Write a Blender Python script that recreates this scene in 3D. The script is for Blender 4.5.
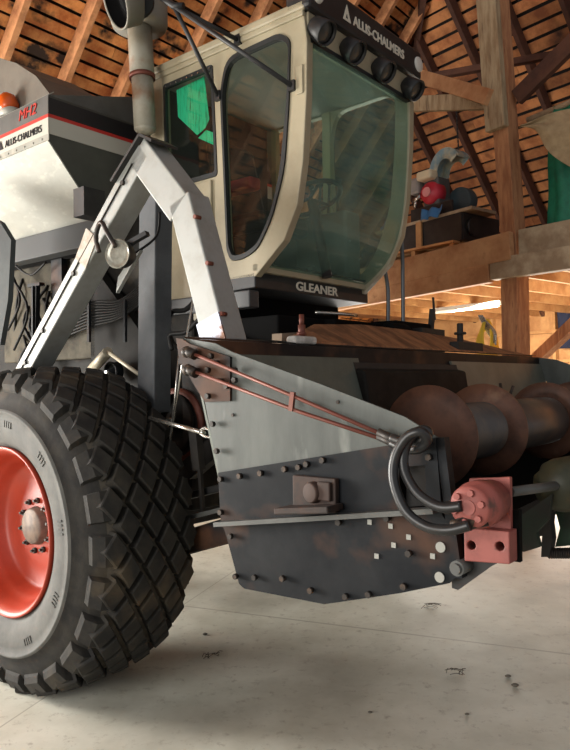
import bpy, bmesh, math, random
from mathutils import Vector, Matrix, noise
random.seed(7)
for o in list(bpy.data.objects): bpy.data.objects.remove(o)
S = bpy.context.scene
COL = S.collection
# ------------------------------------------------------------------ camera
F = 699.0; PITCH = 0.01117; ROLL = 0.01416; CAM_Z = 1.45
fwd = Vector((0, math.cos(PITCH), math.sin(PITCH)))
r0 = Vector((1, 0, 0)); u0 = Vector((0, -math.sin(PITCH), math.cos(PITCH)))
RT = math.cos(ROLL)*r0 - math.sin(ROLL)*u0
UP = math.sin(ROLL)*r0 + math.cos(ROLL)*u0
cam_data = bpy.data.cameras.new('camera'); cam = bpy.data.objects.new('camera', cam_data); COL.objects.link(cam)
m = Matrix.Identity(4)
for i in range(3):
    m[i][0] = RT[i]; m[i][1] = UP[i]; m[i][2] = -fwd[i]
m[0][3], m[1][3], m[2][3] = 0, 0, CAM_Z
cam.matrix_world = m
cam_data.sensor_fit = 'VERTICAL'; cam_data.sensor_height = 36; cam_data.lens = 36*F/750
cam_data.clip_start = 0.05; cam_data.clip_end = 200
S.camera = cam
# ------------------------------------------------------------------ light
vs = S.view_settings
vs.view_transform = 'Standard'; vs.look = 'None'; vs.gamma = 1; vs.use_curve_mapping = False
vs.exposure = 0.6
W = bpy.data.worlds.new('world'); S.world = W; W.use_nodes = True
W.node_tree.nodes['Background'].inputs[0].default_value = (0.95, 0.96, 1.0, 1)
W.node_tree.nodes['Background'].inputs[1].default_value = 0.31
def area(name, loc, target, sx, sy, power, col):
    l = bpy.data.lights.new(name, 'AREA'); l.shape = 'RECTANGLE'; l.size = sx; l.size_y = sy; l.energy = power; l.color = col
    o = bpy.data.objects.new(name, l); COL.objects.link(o); o.location = loc
    d = Vector(target) - Vector(loc); o.rotation_euler = d.to_track_quat('-Z', 'Y').to_euler()
    return o
area('door_daylight', (-6.3, 4.7, 1.6), (-0.3, 3.3, 0.8), 2.4, 2.6, 600, (1.0, 0.97, 0.91))     # big open door to the left
area('entrance_daylight', (-5.0, -2.2, 2.0), (0.4, 3.0, 1.2), 3.6, 3.0, 210, (1.0, 0.96, 0.90))  # open barn door behind the viewer
area('floor_fill_light', (2.6, 9.4, 1.0), (1.2, 3.0, 0.3), 3.2, 1.5, 170, (1.0, 0.97, 0.9))    # added fill behind the header to brighten the floor, no door there
# ------------------------------------------------------------------ machine axes
YAW = 0.87983
MU = Vector((math.sin(YAW), -math.cos(YAW), 0)); MV = Vector((math.cos(YAW), math.sin(YAW), 0)); MO = Vector((-1.35554, 3.30263, 0))
CAMP = Vector((0, 0, CAM_Z))
def ray(px, py): return fwd + RT*((px-285)/F) - UP*((py-375)/F)
def P(px, py, u=None, v=None):
    """point of the machine (forward u, sideways v, up z) on the plane of constant u or v seen at a photo position"""
    d = ray(px, py)
    N, k = (MU, u) if u is not None else (MV, v)
    k = (MO + N*k).dot(N)
    t = (k - CAMP.dot(N))/d.dot(N)
    q = CAMP + d*t - MO
    return Vector((q.dot(MU), q.dot(MV), q.z))
def PD(px, py, y):
    """world point at depth y"""
    d = ray(px, py); return CAMP + d*(y/d.y)
# ------------------------------------------------------------------ materials
def lin(c):
    return tuple(((x/255)/12.92 if x/255 <= 0.04045 else ((x/255+0.055)/1.055)**2.4) for x in c)
MATS = {}
def mat(name, rgb, rough=0.6, metal=0.0, rgb2=None, scale=6.0, lo=0.4, hi=0.65, bump=0.0, stretch=None, spec=0.5, rgb3=None, scale3=2.0, lo3=.55, hi3=.7, island=0.0):
    if name in MATS: return MATS[name]
    M = bpy.data.materials.new(name); M.use_nodes = True; nt = M.node_tree; n = nt.nodes; L = nt.links
    b = n['Principled BSDF']; b.inputs['Roughness'].default_value = rough; b.inputs['Metallic'].default_value = metal
    b.inputs['Specular IOR Level'].default_value = spec
    c1 = lin(rgb)+(1,)
    if rgb2 is None:
        b.inputs['Base Color'].default_value = c1
    tc = n.new('ShaderNodeTexCoord'); mp = n.new('ShaderNodeMapping'); L.new(tc.outputs['Object'], mp.inputs[0])
    if stretch: mp.inputs['Scale'].default_value = stretch
    if rgb2 is not None:
        nz = n.new('ShaderNodeTexNoise'); nz.inputs['Scale'].default_value = scale; nz.inputs['Detail'].default_value = 6; nz.inputs['Roughness'].default_value = .65
        L.new(mp.outputs[0], nz.inputs['Vector'])
        cr = n.new('ShaderNodeValToRGB'); cr.color_ramp.elements[0].position = lo; cr.color_ramp.elements[1].position = hi
        cr.color_ramp.elements[0].color = c1; cr.color_ramp.elements[1].color = lin(rgb2)+(1,)
        L.new(nz.outputs[0], cr.inputs[0]); out = cr.outputs[0]
        if rgb3 is not None:
            n3 = n.new('ShaderNodeTexNoise'); n3.inputs['Scale'].default_value = scale3; n3.inputs['Detail'].default_value = 5; n3.noise_dimensions = '4D'; n3.inputs['W'].default_value = 3.7
            L.new(mp.outputs[0], n3.inputs['Vector'])
            r3 = n.new('ShaderNodeMapRange'); r3.inputs[1].default_value = lo3; r3.inputs[2].default_value = hi3; L.new(n3.outputs[0], r3.inputs[0])
            mx = n.new('ShaderNodeMix'); mx.data_type = 'RGBA'; L.new(r3.outputs[0], mx.inputs[0]); L.new(out, mx.inputs[6]); mx.inputs[7].default_value = lin(rgb3)+(1,)
            out = mx.outputs[2]
        if island:
            g = n.new('ShaderNodeNewGeometry'); mr = n.new('ShaderNodeMapRange'); mr.inputs[3].default_value = 1-island; mr.inputs[4].default_value = 1+island*.6
            L.new(g.outputs['Random Per Island'], mr.inputs[0])
            vm = n.new('ShaderNodeVectorMath'); vm.operation = 'SCALE'; L.new(out, vm.inputs[0]); L.new(mr.outputs[0], vm.inputs['Scale']); out = vm.outputs[0]
        L.new(out, b.inputs['Base Color'])
        if bump:
            bp = n.new('ShaderNodeBump'); bp.inputs['Strength'].default_value = bump; bp.inputs['Distance'].default_value = .01
            L.new(nz.outputs[0], bp.inputs['Height']); L.new(bp.outputs[0], b.inputs['Normal'])
    MATS[name] = M; return M
def glass(name, tint, dust, dustcol, rough=.03):
    M = bpy.data.materials.new(name); M.use_nodes = True; nt = M.node_tree; n = nt.nodes; L = nt.links
    for x in list(n):
        if x.type != 'OUTPUT_MATERIAL': n.remove(x)
    o = [x for x in n if x.type == 'OUTPUT_MATERIAL'][0]
    t = n.new('ShaderNodeBsdfTransparent'); t.inputs[0].default_value = lin(tint)+(1,)
    g = n.new('ShaderNodeBsdfGlossy'); g.inputs['Roughness'].default_value = rough
    lw = n.new('ShaderNodeLayerWeight'); lw.inputs[0].default_value = .5
    pw = n.new('ShaderNodeMath'); pw.operation = 'POWER'; pw.inputs[1].default_value = 4.0; L.new(lw.outputs['Facing'], pw.inputs[0])
    fr = n.new('ShaderNodeMath'); fr.operation = 'MULTIPLY_ADD'; fr.inputs[1].default_value = .8; fr.inputs[2].default_value = .045; L.new(pw.outputs[0], fr.inputs[0])
    m1 = n.new('ShaderNodeMixShader'); L.new(fr.outputs[0], m1.inputs[0]); L.new(t.outputs[0], m1.inputs[1]); L.new(g.outputs[0], m1.inputs[2])
    d = n.new('ShaderNodeBsdfDiffuse'); d.inputs[0].default_value = lin(dustcol)+(1,)
    nz = n.new('ShaderNodeTexNoise'); nz.inputs['Scale'].default_value = 3.0; nz.inputs['Detail'].default_value = 5
    tc = n.new('ShaderNodeTexCoord'); L.new(tc.outputs['Object'], nz.inputs['Vector'])
    mr = n.new('ShaderNodeMapRange'); mr.inputs[1].default_value = .35; mr.inputs[2].default_value = .75; mr.inputs[3].default_value = dust*.5; mr.inputs[4].default_value = dust*1.6
    L.new(nz.outputs[0], mr.inputs[0])
    m2 = n.new('ShaderNodeMixShader'); L.new(mr.outputs[0], m2.inputs[0]); L.new(m1.outputs[0], m2.inputs[1]); L.new(d.outputs[0], m2.inputs[2])
    L.new(m2.outputs[0], o.inputs[0]); return M
def emit(name, rgb, s):
    M = bpy.data.materials.new(name); M.use_nodes = True; b = M.node_tree.nodes['Principled BSDF']
    b.inputs['Base Color'].default_value = lin(rgb)+(1,); b.inputs['Emission Color'].default_value = lin(rgb)+(1,); b.inputs['Emission Strength'].default_value = s
    return M
# ------------------------------------------------------------------ mesh helpers
def V(*a): return Vector(a)
class B:
    def __init__(s): s.bm = bmesh.new(); s.mi = 0
    def _fin(s, faces):
        for f in faces: f.material_index = s.mi
    def face(s, pts):
        f = s.bm.faces.new([s.bm.verts.new(p) for p in pts]); f.material_index = s.mi; return f
    def hexa(s, c8):
        v = [s.bm.verts.new(p) for p in c8]
        for q in ((3,2,1,0),(4,5,6,7),(0,1,5,4),(1,2,6,5),(2,3,7,6),(3,0,4,7)):
            f = s.bm.faces.new([v[i] for i in q]); f.material_index = s.mi
        return s
    def box(s, lo, hi):
        x0,y0,z0 = lo; x1,y1,z1 = hi
        return s.hexa([(x0,y0,z0),(x1,y0,z0),(x1,y1,z0),(x0,y1,z0),(x0,y0,z1),(x1,y0,z1),(x1,y1,z1),(x0,y1,z1)])
    def bar(s, a, b, w, h, side=None):
        """rectangular bar a->b, w along side direction, h across"""
        a = Vector(a); b = Vector(b); d = (b-a).normalized()
        sd = Vector(side) if side is not None else (V(0,0,1).cross(d) if abs(d.z) < .95 else V(0,1,0))
        sd = (sd - d*sd.dot(d)).normalized(); up = d.cross(sd).normalized()
        x = sd*w/2; y = up*h/2
        return s.hexa([a-x-y, a+x-y, a+x+y, a-x+y, b-x-y, b+x-y, b+x+y, b-x+y])
    def cyl(s, a, b, ra, rb=None, n=20, caps=True):
        rb = ra if rb is None else rb
        a = Vector(a); b = Vector(b); d = (b-a).normalized()
        x = d.orthogonal().normalized(); y = d.cross(x)
        A = [s.bm.verts.new(a + (x*math.cos(t)+y*math.sin(t))*ra) for t in [2*math.pi*i/n for i in range(n)]]
        C = [s.bm.verts.new(b + (x*math.cos(t)+y*math.sin(t))*rb) for t in [2*math.pi*i/n for i in range(n)]]
        for i in range(n):
            f = s.bm.faces.new((A[i], A[(i+1)%n], C[(i+1)%n], C[i])); f.material_index = s.mi; f.smooth = True
        if caps:
            for q in (A[::-1], C): 
                f = s.bm.faces.new(q); f.material_index = s.mi
        return s
    def tube(s, pts, r, n=10, sub=6, closed=False):
        pts = [Vector(p) for p in pts]
        if sub > 1 and len(pts) > 2:
            out = []
            m_ = len(pts)
            for i in range(m_-1):
                p0 = pts[max(i-1,0)]; p1 = pts[i]; p2 = pts[i+1]; p3 = pts[min(i+2, m_-1)]
                for k in range(sub):
                    t = k/sub
                    out.append(.5*((2*p1)+(p2-p0)*t+(2*p0-5*p1+4*p2-p3)*t*t+(3*p1-p0-3*p2+p3)*t**3))
            out.append(pts[-1]); pts = out
        rings = []; x = None
        for i, p in enumerate(pts):
            d = (pts[min(i+1, len(pts)-1)] - pts[max(i-1, 0)]).normalized()
            x = d.orthogonal().normalized() if x is None else (x - d*x.dot(d)).normalized()
            y = d.cross(x)
            rr = r(i/(len(pts)-1)) if callable(r) else r
            rings.append([s.bm.verts.new(p + (x*math.cos(2*math.pi*k/n)+y*math.sin(2*math.pi*k/n))*rr) for k in range(n)])
        for A, C in zip(rings, rings[1:]):
            for k in range(n):
                f = s.bm.faces.new((A[k], A[(k+1)%n], C[(k+1)%n], C[k])); f.smooth = True; f.material_index = s.mi
        for q in (rings[0][::-1], rings[-1]):
            f = s.bm.faces.new(q); f.material_index = s.mi
        return s
    def lathe(s, prof, o, axis, n=64, smooth=True, mis=None):
        """prof: (along, radius) list"""
        o = Vector(o); d = Vector(axis).normalized(); x = d.orthogonal().normalized(); y = d.cross(x)
        rings = [[s.bm.verts.new(o + d*a + (x*math.cos(2*math.pi*k/n)+y*math.sin(2*math.pi*k/n))*r) for k in range(n)] for a, r in prof]
        for j, (A, C) in enumerate(zip(rings, rings[1:])):
            for k in range(n):
                f = s.bm.faces.new((A[k], A[(k+1)%n], C[(k+1)%n], C[k])); f.smooth = smooth
                f.material_index = mis[j] if mis else s.mi
        return s
    def plate(s, outline, holes, fr, t):
        """flat outline with holes, thickness t; fr(a,b,c) maps to space"""
        tmp = bmesh.new(); edges = []
        for loop in [outline]+list(holes):
            vv = [tmp.verts.new((a, b, 0)) for a, b in loop]
            edges += [tmp.edges.new((vv[i], vv[(i+1)%len(vv)])) for i in range(len(vv))]
        bmesh.ops.triangle_fill(tmp, edges=edges, use_beauty=True, normal=(0,0,1))
        tmp.verts.ensure_lookup_table()
        v0 = {v: s.bm.verts.new(fr(v.co.x, v.co.y, 0)) for v in tmp.verts}
        v1 = {v: s.bm.verts.new(fr(v.co.x, v.co.y, t)) for v in tmp.verts}
        for f in tmp.faces:
            a = s.bm.faces.new([v0[v] for v in f.verts][::-1]); c = s.bm.faces.new([v1[v] for v in f.verts])
            a.material_index = c.material_index = s.mi
        for e in tmp.edges:
            if len(e.link_faces) == 1:
                a, c = e.verts
                f = s.bm.faces.new((v0[a], v0[c], v1[c], v1[a])); f.material_index = s.mi
        tmp.free(); return s
    def sphere(s, c, r, sc=(1,1,1), seg=16):
        res = bmesh.ops.create_uvsphere(s.bm, u_segments=seg, v_segments=seg//2, radius=r)
        for v in res['verts']: v.co = Vector((v.co.x*sc[0], v.co.y*sc[1], v.co.z*sc[2])) + Vector(c)
        for f in {f for v in res['verts'] for f in v.link_faces}: f.smooth = True; f.material_index = s.mi
        return s
    def prism(s, poly, d):
        d = Vector(d); n = len(poly)
        a = [s.bm.verts.new(p) for p in poly]; c = [s.bm.verts.new(Vector(p)+d) for p in poly]
        for q in [a[::-1], c]+[(a[i], a[(i+1)%n], c[(i+1)%n], c[i]) for i in range(n)]:
            f = s.bm.faces.new(q); f.material_index = s.mi
        return s
    def build(s, name, mats, parent=None, bevel=0, kind=None, smooth=None, label=None):
        bmesh.ops.recalc_face_normals(s.bm, faces=s.bm.faces)
        me = bpy.data.meshes.new(name); s.bm.to_mesh(me); s.bm.free()
        for mm in (mats if isinstance(mats, (list, tuple)) else [mats]): me.materials.append(mm)
        o = bpy.data.objects.new(name, me); COL.objects.link(o)
        if parent is not None:
            o.parent = parent
            off = parent.get('_off')
            if off: o.location = (-off[0], -off[1], -off[2])
        if bevel:
            md = o.modifiers.new('bevel', 'BEVEL'); md.width = bevel; md.segments = 2; md.limit_method = 'ANGLE'; md.angle_limit = .6
        if kind: o['kind'] = kind
        if label: o['label'] = label
        return o
def rounded(pts, r, n=5):
    out = []; m_ = len(pts)
    for i in range(m_):
        p = Vector(pts[i]); a = Vector(pts[i-1]); c = Vector(pts[(i+1)%m_])
        rr = min(r, (a-p).length*.45, (c-p).length*.45)
        A = p+(a-p).normalized()*rr; C = p+(c-p).normalized()*rr
        for k in range(n+1):
            t = k/n; q = A*(1-t)**2 + p*2*t*(1-t) + C*t*t; out.append((q.x, q.y))
    return out
def inset(pts, d):
    c = sum((Vector(p) for p in pts), Vector((0,0)))/len(pts)
    out = []
    for p in pts:
        q = Vector(p)-c; l = q.length; out.append(tuple(c+q*((l-d)/l)))
    return out
def tag(o, label, cat, group=None):
    o['label'] = label; o['category'] = cat
    if group: o['group'] = group
    return o
def empty(name, loc, rz=0, off=None):
    o = bpy.data.objects.new(name, None); COL.objects.link(o); o.location = loc; o.rotation_euler = (0,0,rz); o.empty_display_size = .2
    if off: o['_off'] = off
    return o
def text(name, body, origin, right, up, size, depth, mt, parent, shear=0, sx=1):
    c = bpy.data.curves.new(name, 'FONT'); c.body = body; c.size = size; c.extrude = depth; c.shear = shear; c.offset = size*.022 if mt.name == 'letter_cream' else 0
    t = bpy.data.objects.new(name, c); COL.objects.link(t)
    bpy.context.view_layer.update()
    me = bpy.data.meshes.new_from_object(t.evaluated_get(bpy.context.evaluated_depsgraph_get()))
    bpy.data.objects.remove(t); bpy.data.curves.remove(c)
    right = Vector(right).normalized(); up = Vector(up); up = (up - right*up.dot(right)).normalized(); nz = right.cross(up)
    for v in me.vertices:
        v.co = Vector(origin) + right*v.co.x*sx + up*v.co.y + nz*v.co.z
    me.materials.clear(); me.materials.append(mt); me.name = name
    o = bpy.data.objects.new(name, me); COL.objects.link(o); o.parent = parent
    off = parent.get('_off')
    if off: o.location = (-off[0], -off[1], -off[2])
    return o
# ------------------------------------------------------------------ palette
RUBBER = mat('tyre_rubber', (34,33,32), .8, 0, (58,55,49), 9, .40, .75, .4, rgb3=(92,80,62), scale3=3.0, lo3=.58, hi3=.76, spec=.3)
GROOVE = mat('tread_groove', (82,75,64), .9, 0, (54,50,44), 6, .4, .7)
SIDEW = mat('tyre_sidewall', (66,66,63), .75, 0, (92,91,86), 7, .35, .7, .1)
ORANGE = mat('orange_paint', (168,56,32), .45, 0, (150,48,28), 4, .4, .7)
HUBM = mat('hub_steel', (92,80,72), .6, .3, (120,104,90), 20, .4, .6, .2)
GALV = mat('galvanised', (138,138,129), .55, .1, (150,149,140), 5, .35, .65, .05, rgb3=(164,161,150), scale3=12, lo3=.55, hi3=.7, stretch=(1,2.5,1))
SILVER = mat('silver_paint', (154,156,153), .5, .2, (138,138,130), 9, .45, .75, .05)
DSILV = mat('dull_silver_paint', (90,91,89), .5, .2, (72,73,70), 5, .4, .7, .05)
BINGREY = mat('bin_grey', (78,79,73), .45, .2, (66,66,61), 4, .4, .7)
BEIGE = mat('beige_paint', (160,150,125), .5, 0, (142,131,106), 5, .45, .75, .03, rgb3=(130,104,74), scale3=9, lo3=.68, hi3=.8)
WHITE = mat('white_stripe', (176,174,163), .5); REDS = mat('red_stripe', (176,44,36), .5); BLK = mat('black_stripe', (22,23,27), .45)
BLACKP = mat('black_paint', (28,28,29), .5, 0, (44,43,42), 10, .45, .7, .05)
DARK = mat('dark_steel', (20,23,27), .55, .1, (38,40,42), 4, .4, .7, .08, rgb3=(96,66,48), scale3=3.2, lo3=.52, hi3=.72, spec=.15)
GREYST = mat('grey_sheet_steel', (80,84,80), .5, .2, (60,64,61), 3, .38, .66, .04, rgb3=(124,127,121), scale3=5, lo3=.58, hi3=.78, stretch=(2.4,1,.7))
BELLY = mat('grimy_body', (36,34,31), .7, .0, (18,17,16), 5, .4, .65, .1, rgb3=(68,62,52), scale3=4, lo3=.6, hi3=.75, spec=.15)
VOID = mat('shade_black', (12,12,12), .9, spec=.1)  # near-black that paints in the shade of gaps and recesses
GRIME = mat('black_grime', (30,28,27), .75, 0, (48,44,40), 8, .4, .7, .2)
RUSTTUBE = mat('rusty_line', (112,66,54), .5, .3, (108,56,44), 20, .4, .6)
AUGERM = mat('rusty_auger', (112,76,58), .55, .1, (74,50,40), 6, .4, .65, .08, rgb3=(140,108,84), scale3=7, lo3=.62, hi3=.75)
TUBEM = mat('auger_drum', (84,80,78), .4, .4, (104,92,82), 6, .4, .65, .05)
DECK = mat('rusty_deck', (164,114,78), .6, .1, (104,70,48), 5, .4, .6, .1, stretch=(1,3,1))
RED = mat('red_motor', (146,78,70), .6, 0, (120,62,56), 14, .45, .7, .1, rgb3=(90,60,52), scale3=22, lo3=.6, hi3=.7)
HOSE = mat('hose_rubber', (30,30,31), .35, 0, (40,40,40), 20)
GREEN = mat('green_paint', (34,72,44), .5, 0, (26,42,30), 6, .45, .65, .1, rgb3=(60,52,36), scale3=8, lo3=.62, hi3=.72)
CHROME = mat('bright_steel', (190,188,182), .25, .9, (150,146,140), 10)
BOLT = mat('bolt_steel', (50,46,43), .5, .5, (84,66,52), 30, .5, .7)
PIPEM = mat('stack_paint', (150,146,132), .6, .1, (134,126,108), 7, .45, .7, .05, rgb3=(126,82,48), scale3=4, lo3=.50, hi3=.62)
CREAM = mat('letter_cream', (214,208,192), .6)
LENS = mat('lamp_lens', (150,148,136), .2, .3, (120,118,108), 30)
AMBER = mat('amber_lens', (196,82,24), .25)
WIRE = mat('wire_black', (22,22,22), .6, spec=.2)
SEATM = mat('seat_vinyl', (38,40,40), .6); REDCL = mat('red_vinyl', (176,62,58), .6)
def sheet_mat():
    M = mat('green_sheet', (60,255,196), .7, 0, (10,150,104), 14, .52, .66, stretch=(7,7,.5)); return M
GSHEET = sheet_mat()
WS_GLASS = glass('windscreen_glass', (212,236,224), .30, (152,184,170), .02)
DOOR_GLASS = glass('door_glass', (206,216,208), .03, (120,126,118), .02)
LEAD = mat('rubber_seal', (24,26,26), .6)
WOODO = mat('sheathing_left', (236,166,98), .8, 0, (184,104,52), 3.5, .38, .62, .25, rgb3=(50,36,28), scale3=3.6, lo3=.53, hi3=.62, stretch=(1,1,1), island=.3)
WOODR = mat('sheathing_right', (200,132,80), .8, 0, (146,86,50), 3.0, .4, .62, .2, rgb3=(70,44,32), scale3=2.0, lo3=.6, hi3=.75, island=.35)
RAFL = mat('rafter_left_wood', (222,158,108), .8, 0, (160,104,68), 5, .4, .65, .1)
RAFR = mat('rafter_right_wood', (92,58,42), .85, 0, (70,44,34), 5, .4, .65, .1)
BEAMW = mat('beam_wood', (196,150,108), .8, 0, (166,116,78), 4, .38, .65, .15, rgb3=(122,80,54), scale3=6, lo3=.62, hi3=.74)
POSTW = mat('post_wood', (190,138,98), .8, 0, (156,104,72), 4, .4, .62, .15, stretch=(5,5,.8), rgb3=(108,70,50), scale3=7, lo3=.62, hi3=.74)
PLANKW = mat('weathered_plank', (178,158,126), .8, 0, (146,122,92), 4, .4, .62, .15, stretch=(5,5,.7), rgb3=(104,84,64), scale3=5, lo3=.62, hi3=.74)
GREYW = mat('grey_weathered_beam', (190,172,144), .8, 0, (152,130,104), 4, .4, .62, .15)
STUDW = mat('stud_wood', (206,160,108), .8, 0, (176,124,78), 4, .4, .65, .1, island=.2)
TOPDARK = mat('shingle_underside', (26,20,17), .9)
TAN = mat('tan_canvas', (176,152,116), .9, 0, (150,126,94), 12, .4, .7, .2)
TEAL = mat('green_tarp', (20,122,92), .6, 0, (12,92,70), 9, .4, .7, .2)
BLUE = mat('blue_cloth', (70,126,180), .8); NAVY = mat('navy_cloth', (34,40,66), .9)
YEL = mat('yellow_rope', (226,196,60), .6)
BINBLK = mat('black_plastic', (34,34,35), .45, 0, (54,52,50), 6)
STRAW = mat('straw', (150,130,90), .9); STONE = mat('grit', (104,98,88), .9); DEAD = mat('dry_leaf', (70,60,46), .9)
# floor
def floor_mat():
    M = mat('concrete', (220,219,205), .72, 0, (198,196,180), 1.6, .38, .62, .06, rgb3=(152,148,134), scale3=1.1, lo3=.50, hi3=.74, spec=.3)
    nt = M.node_tree; n = nt.nodes; L = nt.links; b = n['Principled BSDF']; src = b.inputs['Base Color'].links[0].from_socket
    tc = n.new('ShaderNodeTexCoord'); nz = n.new('ShaderNodeTexNoise'); nz.inputs['Scale'].default_value = 16; nz.inputs['Detail'].default_value = 8; nz.inputs['Roughness'].default_value = .75
    L.new(tc.outputs['Object'], nz.inputs['Vector'])
    mr = n.new('ShaderNodeMapRange'); mr.inputs[1].default_value = .55; mr.inputs[2].default_value = .70; mr.inputs[4].default_value = .75; L.new(nz.outputs[0], mr.inputs[0])
    mx = n.new('ShaderNodeMix'); mx.data_type = 'RGBA'; L.new(mr.outputs[0], mx.inputs[0]); L.new(src, mx.inputs[6]); mx.inputs[7].default_value = lin((150,142,128))+(1,)
    out = mx.outputs[2]
    for (nx, ny, d, wd) in ((.382,.924,3.98,.012), (.94,-.317,-2.11,.006)):
        vd = n.new('ShaderNodeVectorMath'); vd.operation = 'DOT_PRODUCT'; vd.inputs[1].default_value = (nx, ny, 0); L.new(tc.outputs['Object'], vd.inputs[0])
        s1 = n.new('ShaderNodeMath'); s1.operation = 'SUBTRACT'; s1.inputs[1].default_value = d; L.new(vd.outputs['Value'], s1.inputs[0])
        s2 = n.new('ShaderNodeMath'); s2.operation = 'ABSOLUTE'; L.new(s1.outputs[0], s2.inputs[0])
        r = n.new('ShaderNodeMapRange'); r.inputs[1].default_value = 0; r.inputs[2].default_value = wd; r.inputs[3].default_value = .6; r.inputs[4].default_value = 0; L.new(s2.outputs[0], r.inputs[0])
        m2 = n.new('ShaderNodeMix'); m2.data_type = 'RGBA'; L.new(r.outputs[0], m2.inputs[0]); L.new(out, m2.inputs[6]); m2.inputs[7].default_value = lin((120,112,98))+(1,); out = m2.outputs[2]
    L.new(out, b.inputs['Base Color']); return M
# ================================================================== BARN
b = B(); b.box((-8,-6,-.1),(12,16,0)); b.build('floor', floor_mat(), kind='structure')
cR = V(.783,.622,0).normalized(); hR = V(-cR.y, cR.x, 0)          # right slope: down direction, eave direction
dL = V(-.788,.616,0).normalized(); hL = V(-dL.y, dL.x, 0)*-1      # left slope
TAN_ = 1.2
def zR(s): return 15.84 - TAN_*s
def zL(s): return 12.06 - TAN_*s
def pR(s, t, up=0): p = cR*s + hR*t; return V(p.x, p.y, zR(s)+up)
def pL(s, t, up=0): p = dL*s + hL*t; return V(p.x, p.y, zL(s)+up)
# hip: zR(cR.p) == zL(dL.p)
def hipT_R(s):      # largest t on the right slope
    # 15.84-1.2 s = 12.06 - 1.2 dL.(cR s + hR t)
    return ((s - (15.84-12.06)/TAN_) - dL.dot(cR)*s)/dL.dot(hR)
def hipT_L(s):
    return ((s + (15.84-12.06)/TAN_) - cR.dot(dL)*s)/cR.dot(hL)
nR = V(cR.x*TAN_, cR.y*TAN_, 1).normalized(); nL = V(dL.x*TAN_, dL.y*TAN_, 1).normalized()
slen = math.sqrt(1+TAN_**2)
def boards(b, pf, hipf, s0, s1, step, wid, tmin, n):
    s = s0
    while s < s1:
        for e0 in (0,):
            ws = wid*(1+random.uniform(-.06,.06))
            h0, h1 = hipf(s), hipf(s+ws)
            t = tmin + random.uniform(0, 2.5)
            ts = [tmin]
            while t < min(h0,h1)-.8:
                ts.append(t); t += random.uniform(2.4,3.8)
            for i, ta in enumerate(ts):
                last = i == len(ts)-1
                tb0 = h0 if last else ts[i+1]-.006; tb1 = h1 if last else ts[i+1]-.006
                if tb0 <= ta: continue
                j = n*random.uniform(0,.006)
                q = [pf(s,ta)+j, pf(s,tb0)+j, pf(s+ws,tb1)+j, pf(s+ws,ta)+j]
                b.hexa([*q, *[x+n*.022 for x in q]])
        s += step
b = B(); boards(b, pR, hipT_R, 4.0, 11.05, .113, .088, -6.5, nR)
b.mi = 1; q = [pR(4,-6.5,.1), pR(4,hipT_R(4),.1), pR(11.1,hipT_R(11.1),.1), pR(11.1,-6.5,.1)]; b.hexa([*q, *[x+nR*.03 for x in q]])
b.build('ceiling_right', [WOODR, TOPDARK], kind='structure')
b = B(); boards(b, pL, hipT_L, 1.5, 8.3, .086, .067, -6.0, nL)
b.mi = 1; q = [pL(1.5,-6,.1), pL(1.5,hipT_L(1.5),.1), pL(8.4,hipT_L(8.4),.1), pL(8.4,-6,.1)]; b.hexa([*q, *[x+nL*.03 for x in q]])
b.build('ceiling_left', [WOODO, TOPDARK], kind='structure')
def rafter(pf, t, sa, sb, n, mt, side, label, group, w=.062, h=.15):
    b = B(); a = pf(sa,t)-n*(h/2+.004); c = pf(sb,t)-n*(h/2+.004)
    b.bar(a, c, w, h, side); o = b.build('rafter', mt); return tag(o, label, 'rafter', group)
k = 0; t = -6.2
# slope positions are spaced .70 (right) and .66 (left)
def s_hip(hf, t, lo, hi):
    for i in range(60):
        mid = (lo+hi)/2
        if hf(mid) > t: hi = mid
        else: lo = mid
    return hi
for k in range(-8, 12):
    t = .30 + k*.70
    sa = s_hip(hipT_R, t, 0, 14)
    sa = max(sa, 4.0)
    if sa > 10.6: continue
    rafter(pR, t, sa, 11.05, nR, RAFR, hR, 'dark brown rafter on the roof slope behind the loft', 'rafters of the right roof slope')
for k in range(-8, 18):
    t = .28 + k*.66
    sa = max(s_hip(hipT_L, t, 0, 14), 1.5)
    if sa > 8.0: continue
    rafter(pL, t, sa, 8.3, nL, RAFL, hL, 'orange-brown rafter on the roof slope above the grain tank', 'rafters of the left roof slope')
a = pR(4.0, hipT_R(4.0))-V(0,0,.1); c = pR(11.0, hipT_R(11.0))-V(0,0,.1)
b = B(); b.bar(a, c, .08, .2, V(1,0,0)); tag(b.build('hip_rafter', RAFR), 'long hip rafter where the two roof slopes meet', 'rafter')
# walls
P0 = V(2.08, 6.30, 0)
s_l = cR.dot(P0); t_l = hR.dot(P0)
def L(t, s, z): return P0 + hR*t + cR*s + V(0,0,z)          # loft frame: t along its edge, s inward
SW = 10.9 - s_l                                              # wall under the loft
b = B()
q = [L(-5.5,SW,0), L(10,SW,0), L(10,SW+.04,0), L(-5.5,SW+.04,0)]
b.hexa([*q, *[p+V(0,0,2.85) for p in q]])
b.build('wall_right', mat('wall_boards', (204,158,108), .8, 0, (174,124,80), 3, .4, .65, .1), kind='structure')
b = B()
q = [dL*8.2+hL*-6, dL*8.2+hL*11, dL*8.24+hL*11, dL*8.24+hL*-6]
b.hexa([*q, *[p+V(0,0,2.3) for p in q]]); b.build('wall_left', mat('wall_left_boards', (128,92,64), .85, 0, (96,66,46), 3, .4, .65, .1), kind='structure')
for i in range(14):
    t = -4.0 + i*.61
    b = B(); b.bar(L(t,SW-.05,0), L(t,SW-.05,2.62), .05, .09, hR)
    tag(b.build('wall_stud', STUDW), 'bare timber wall stud under the loft', 'stud', 'studs of the wall under the loft')
b = B(); b.bar(L(-5,SW-.06,2.66), L(8,SW-.06,2.66), .11, .09, cR); tag(b.build('wall_plate', STUDW), 'pale timber plate along the top of the stud wall under the loft', 'beam')
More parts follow.
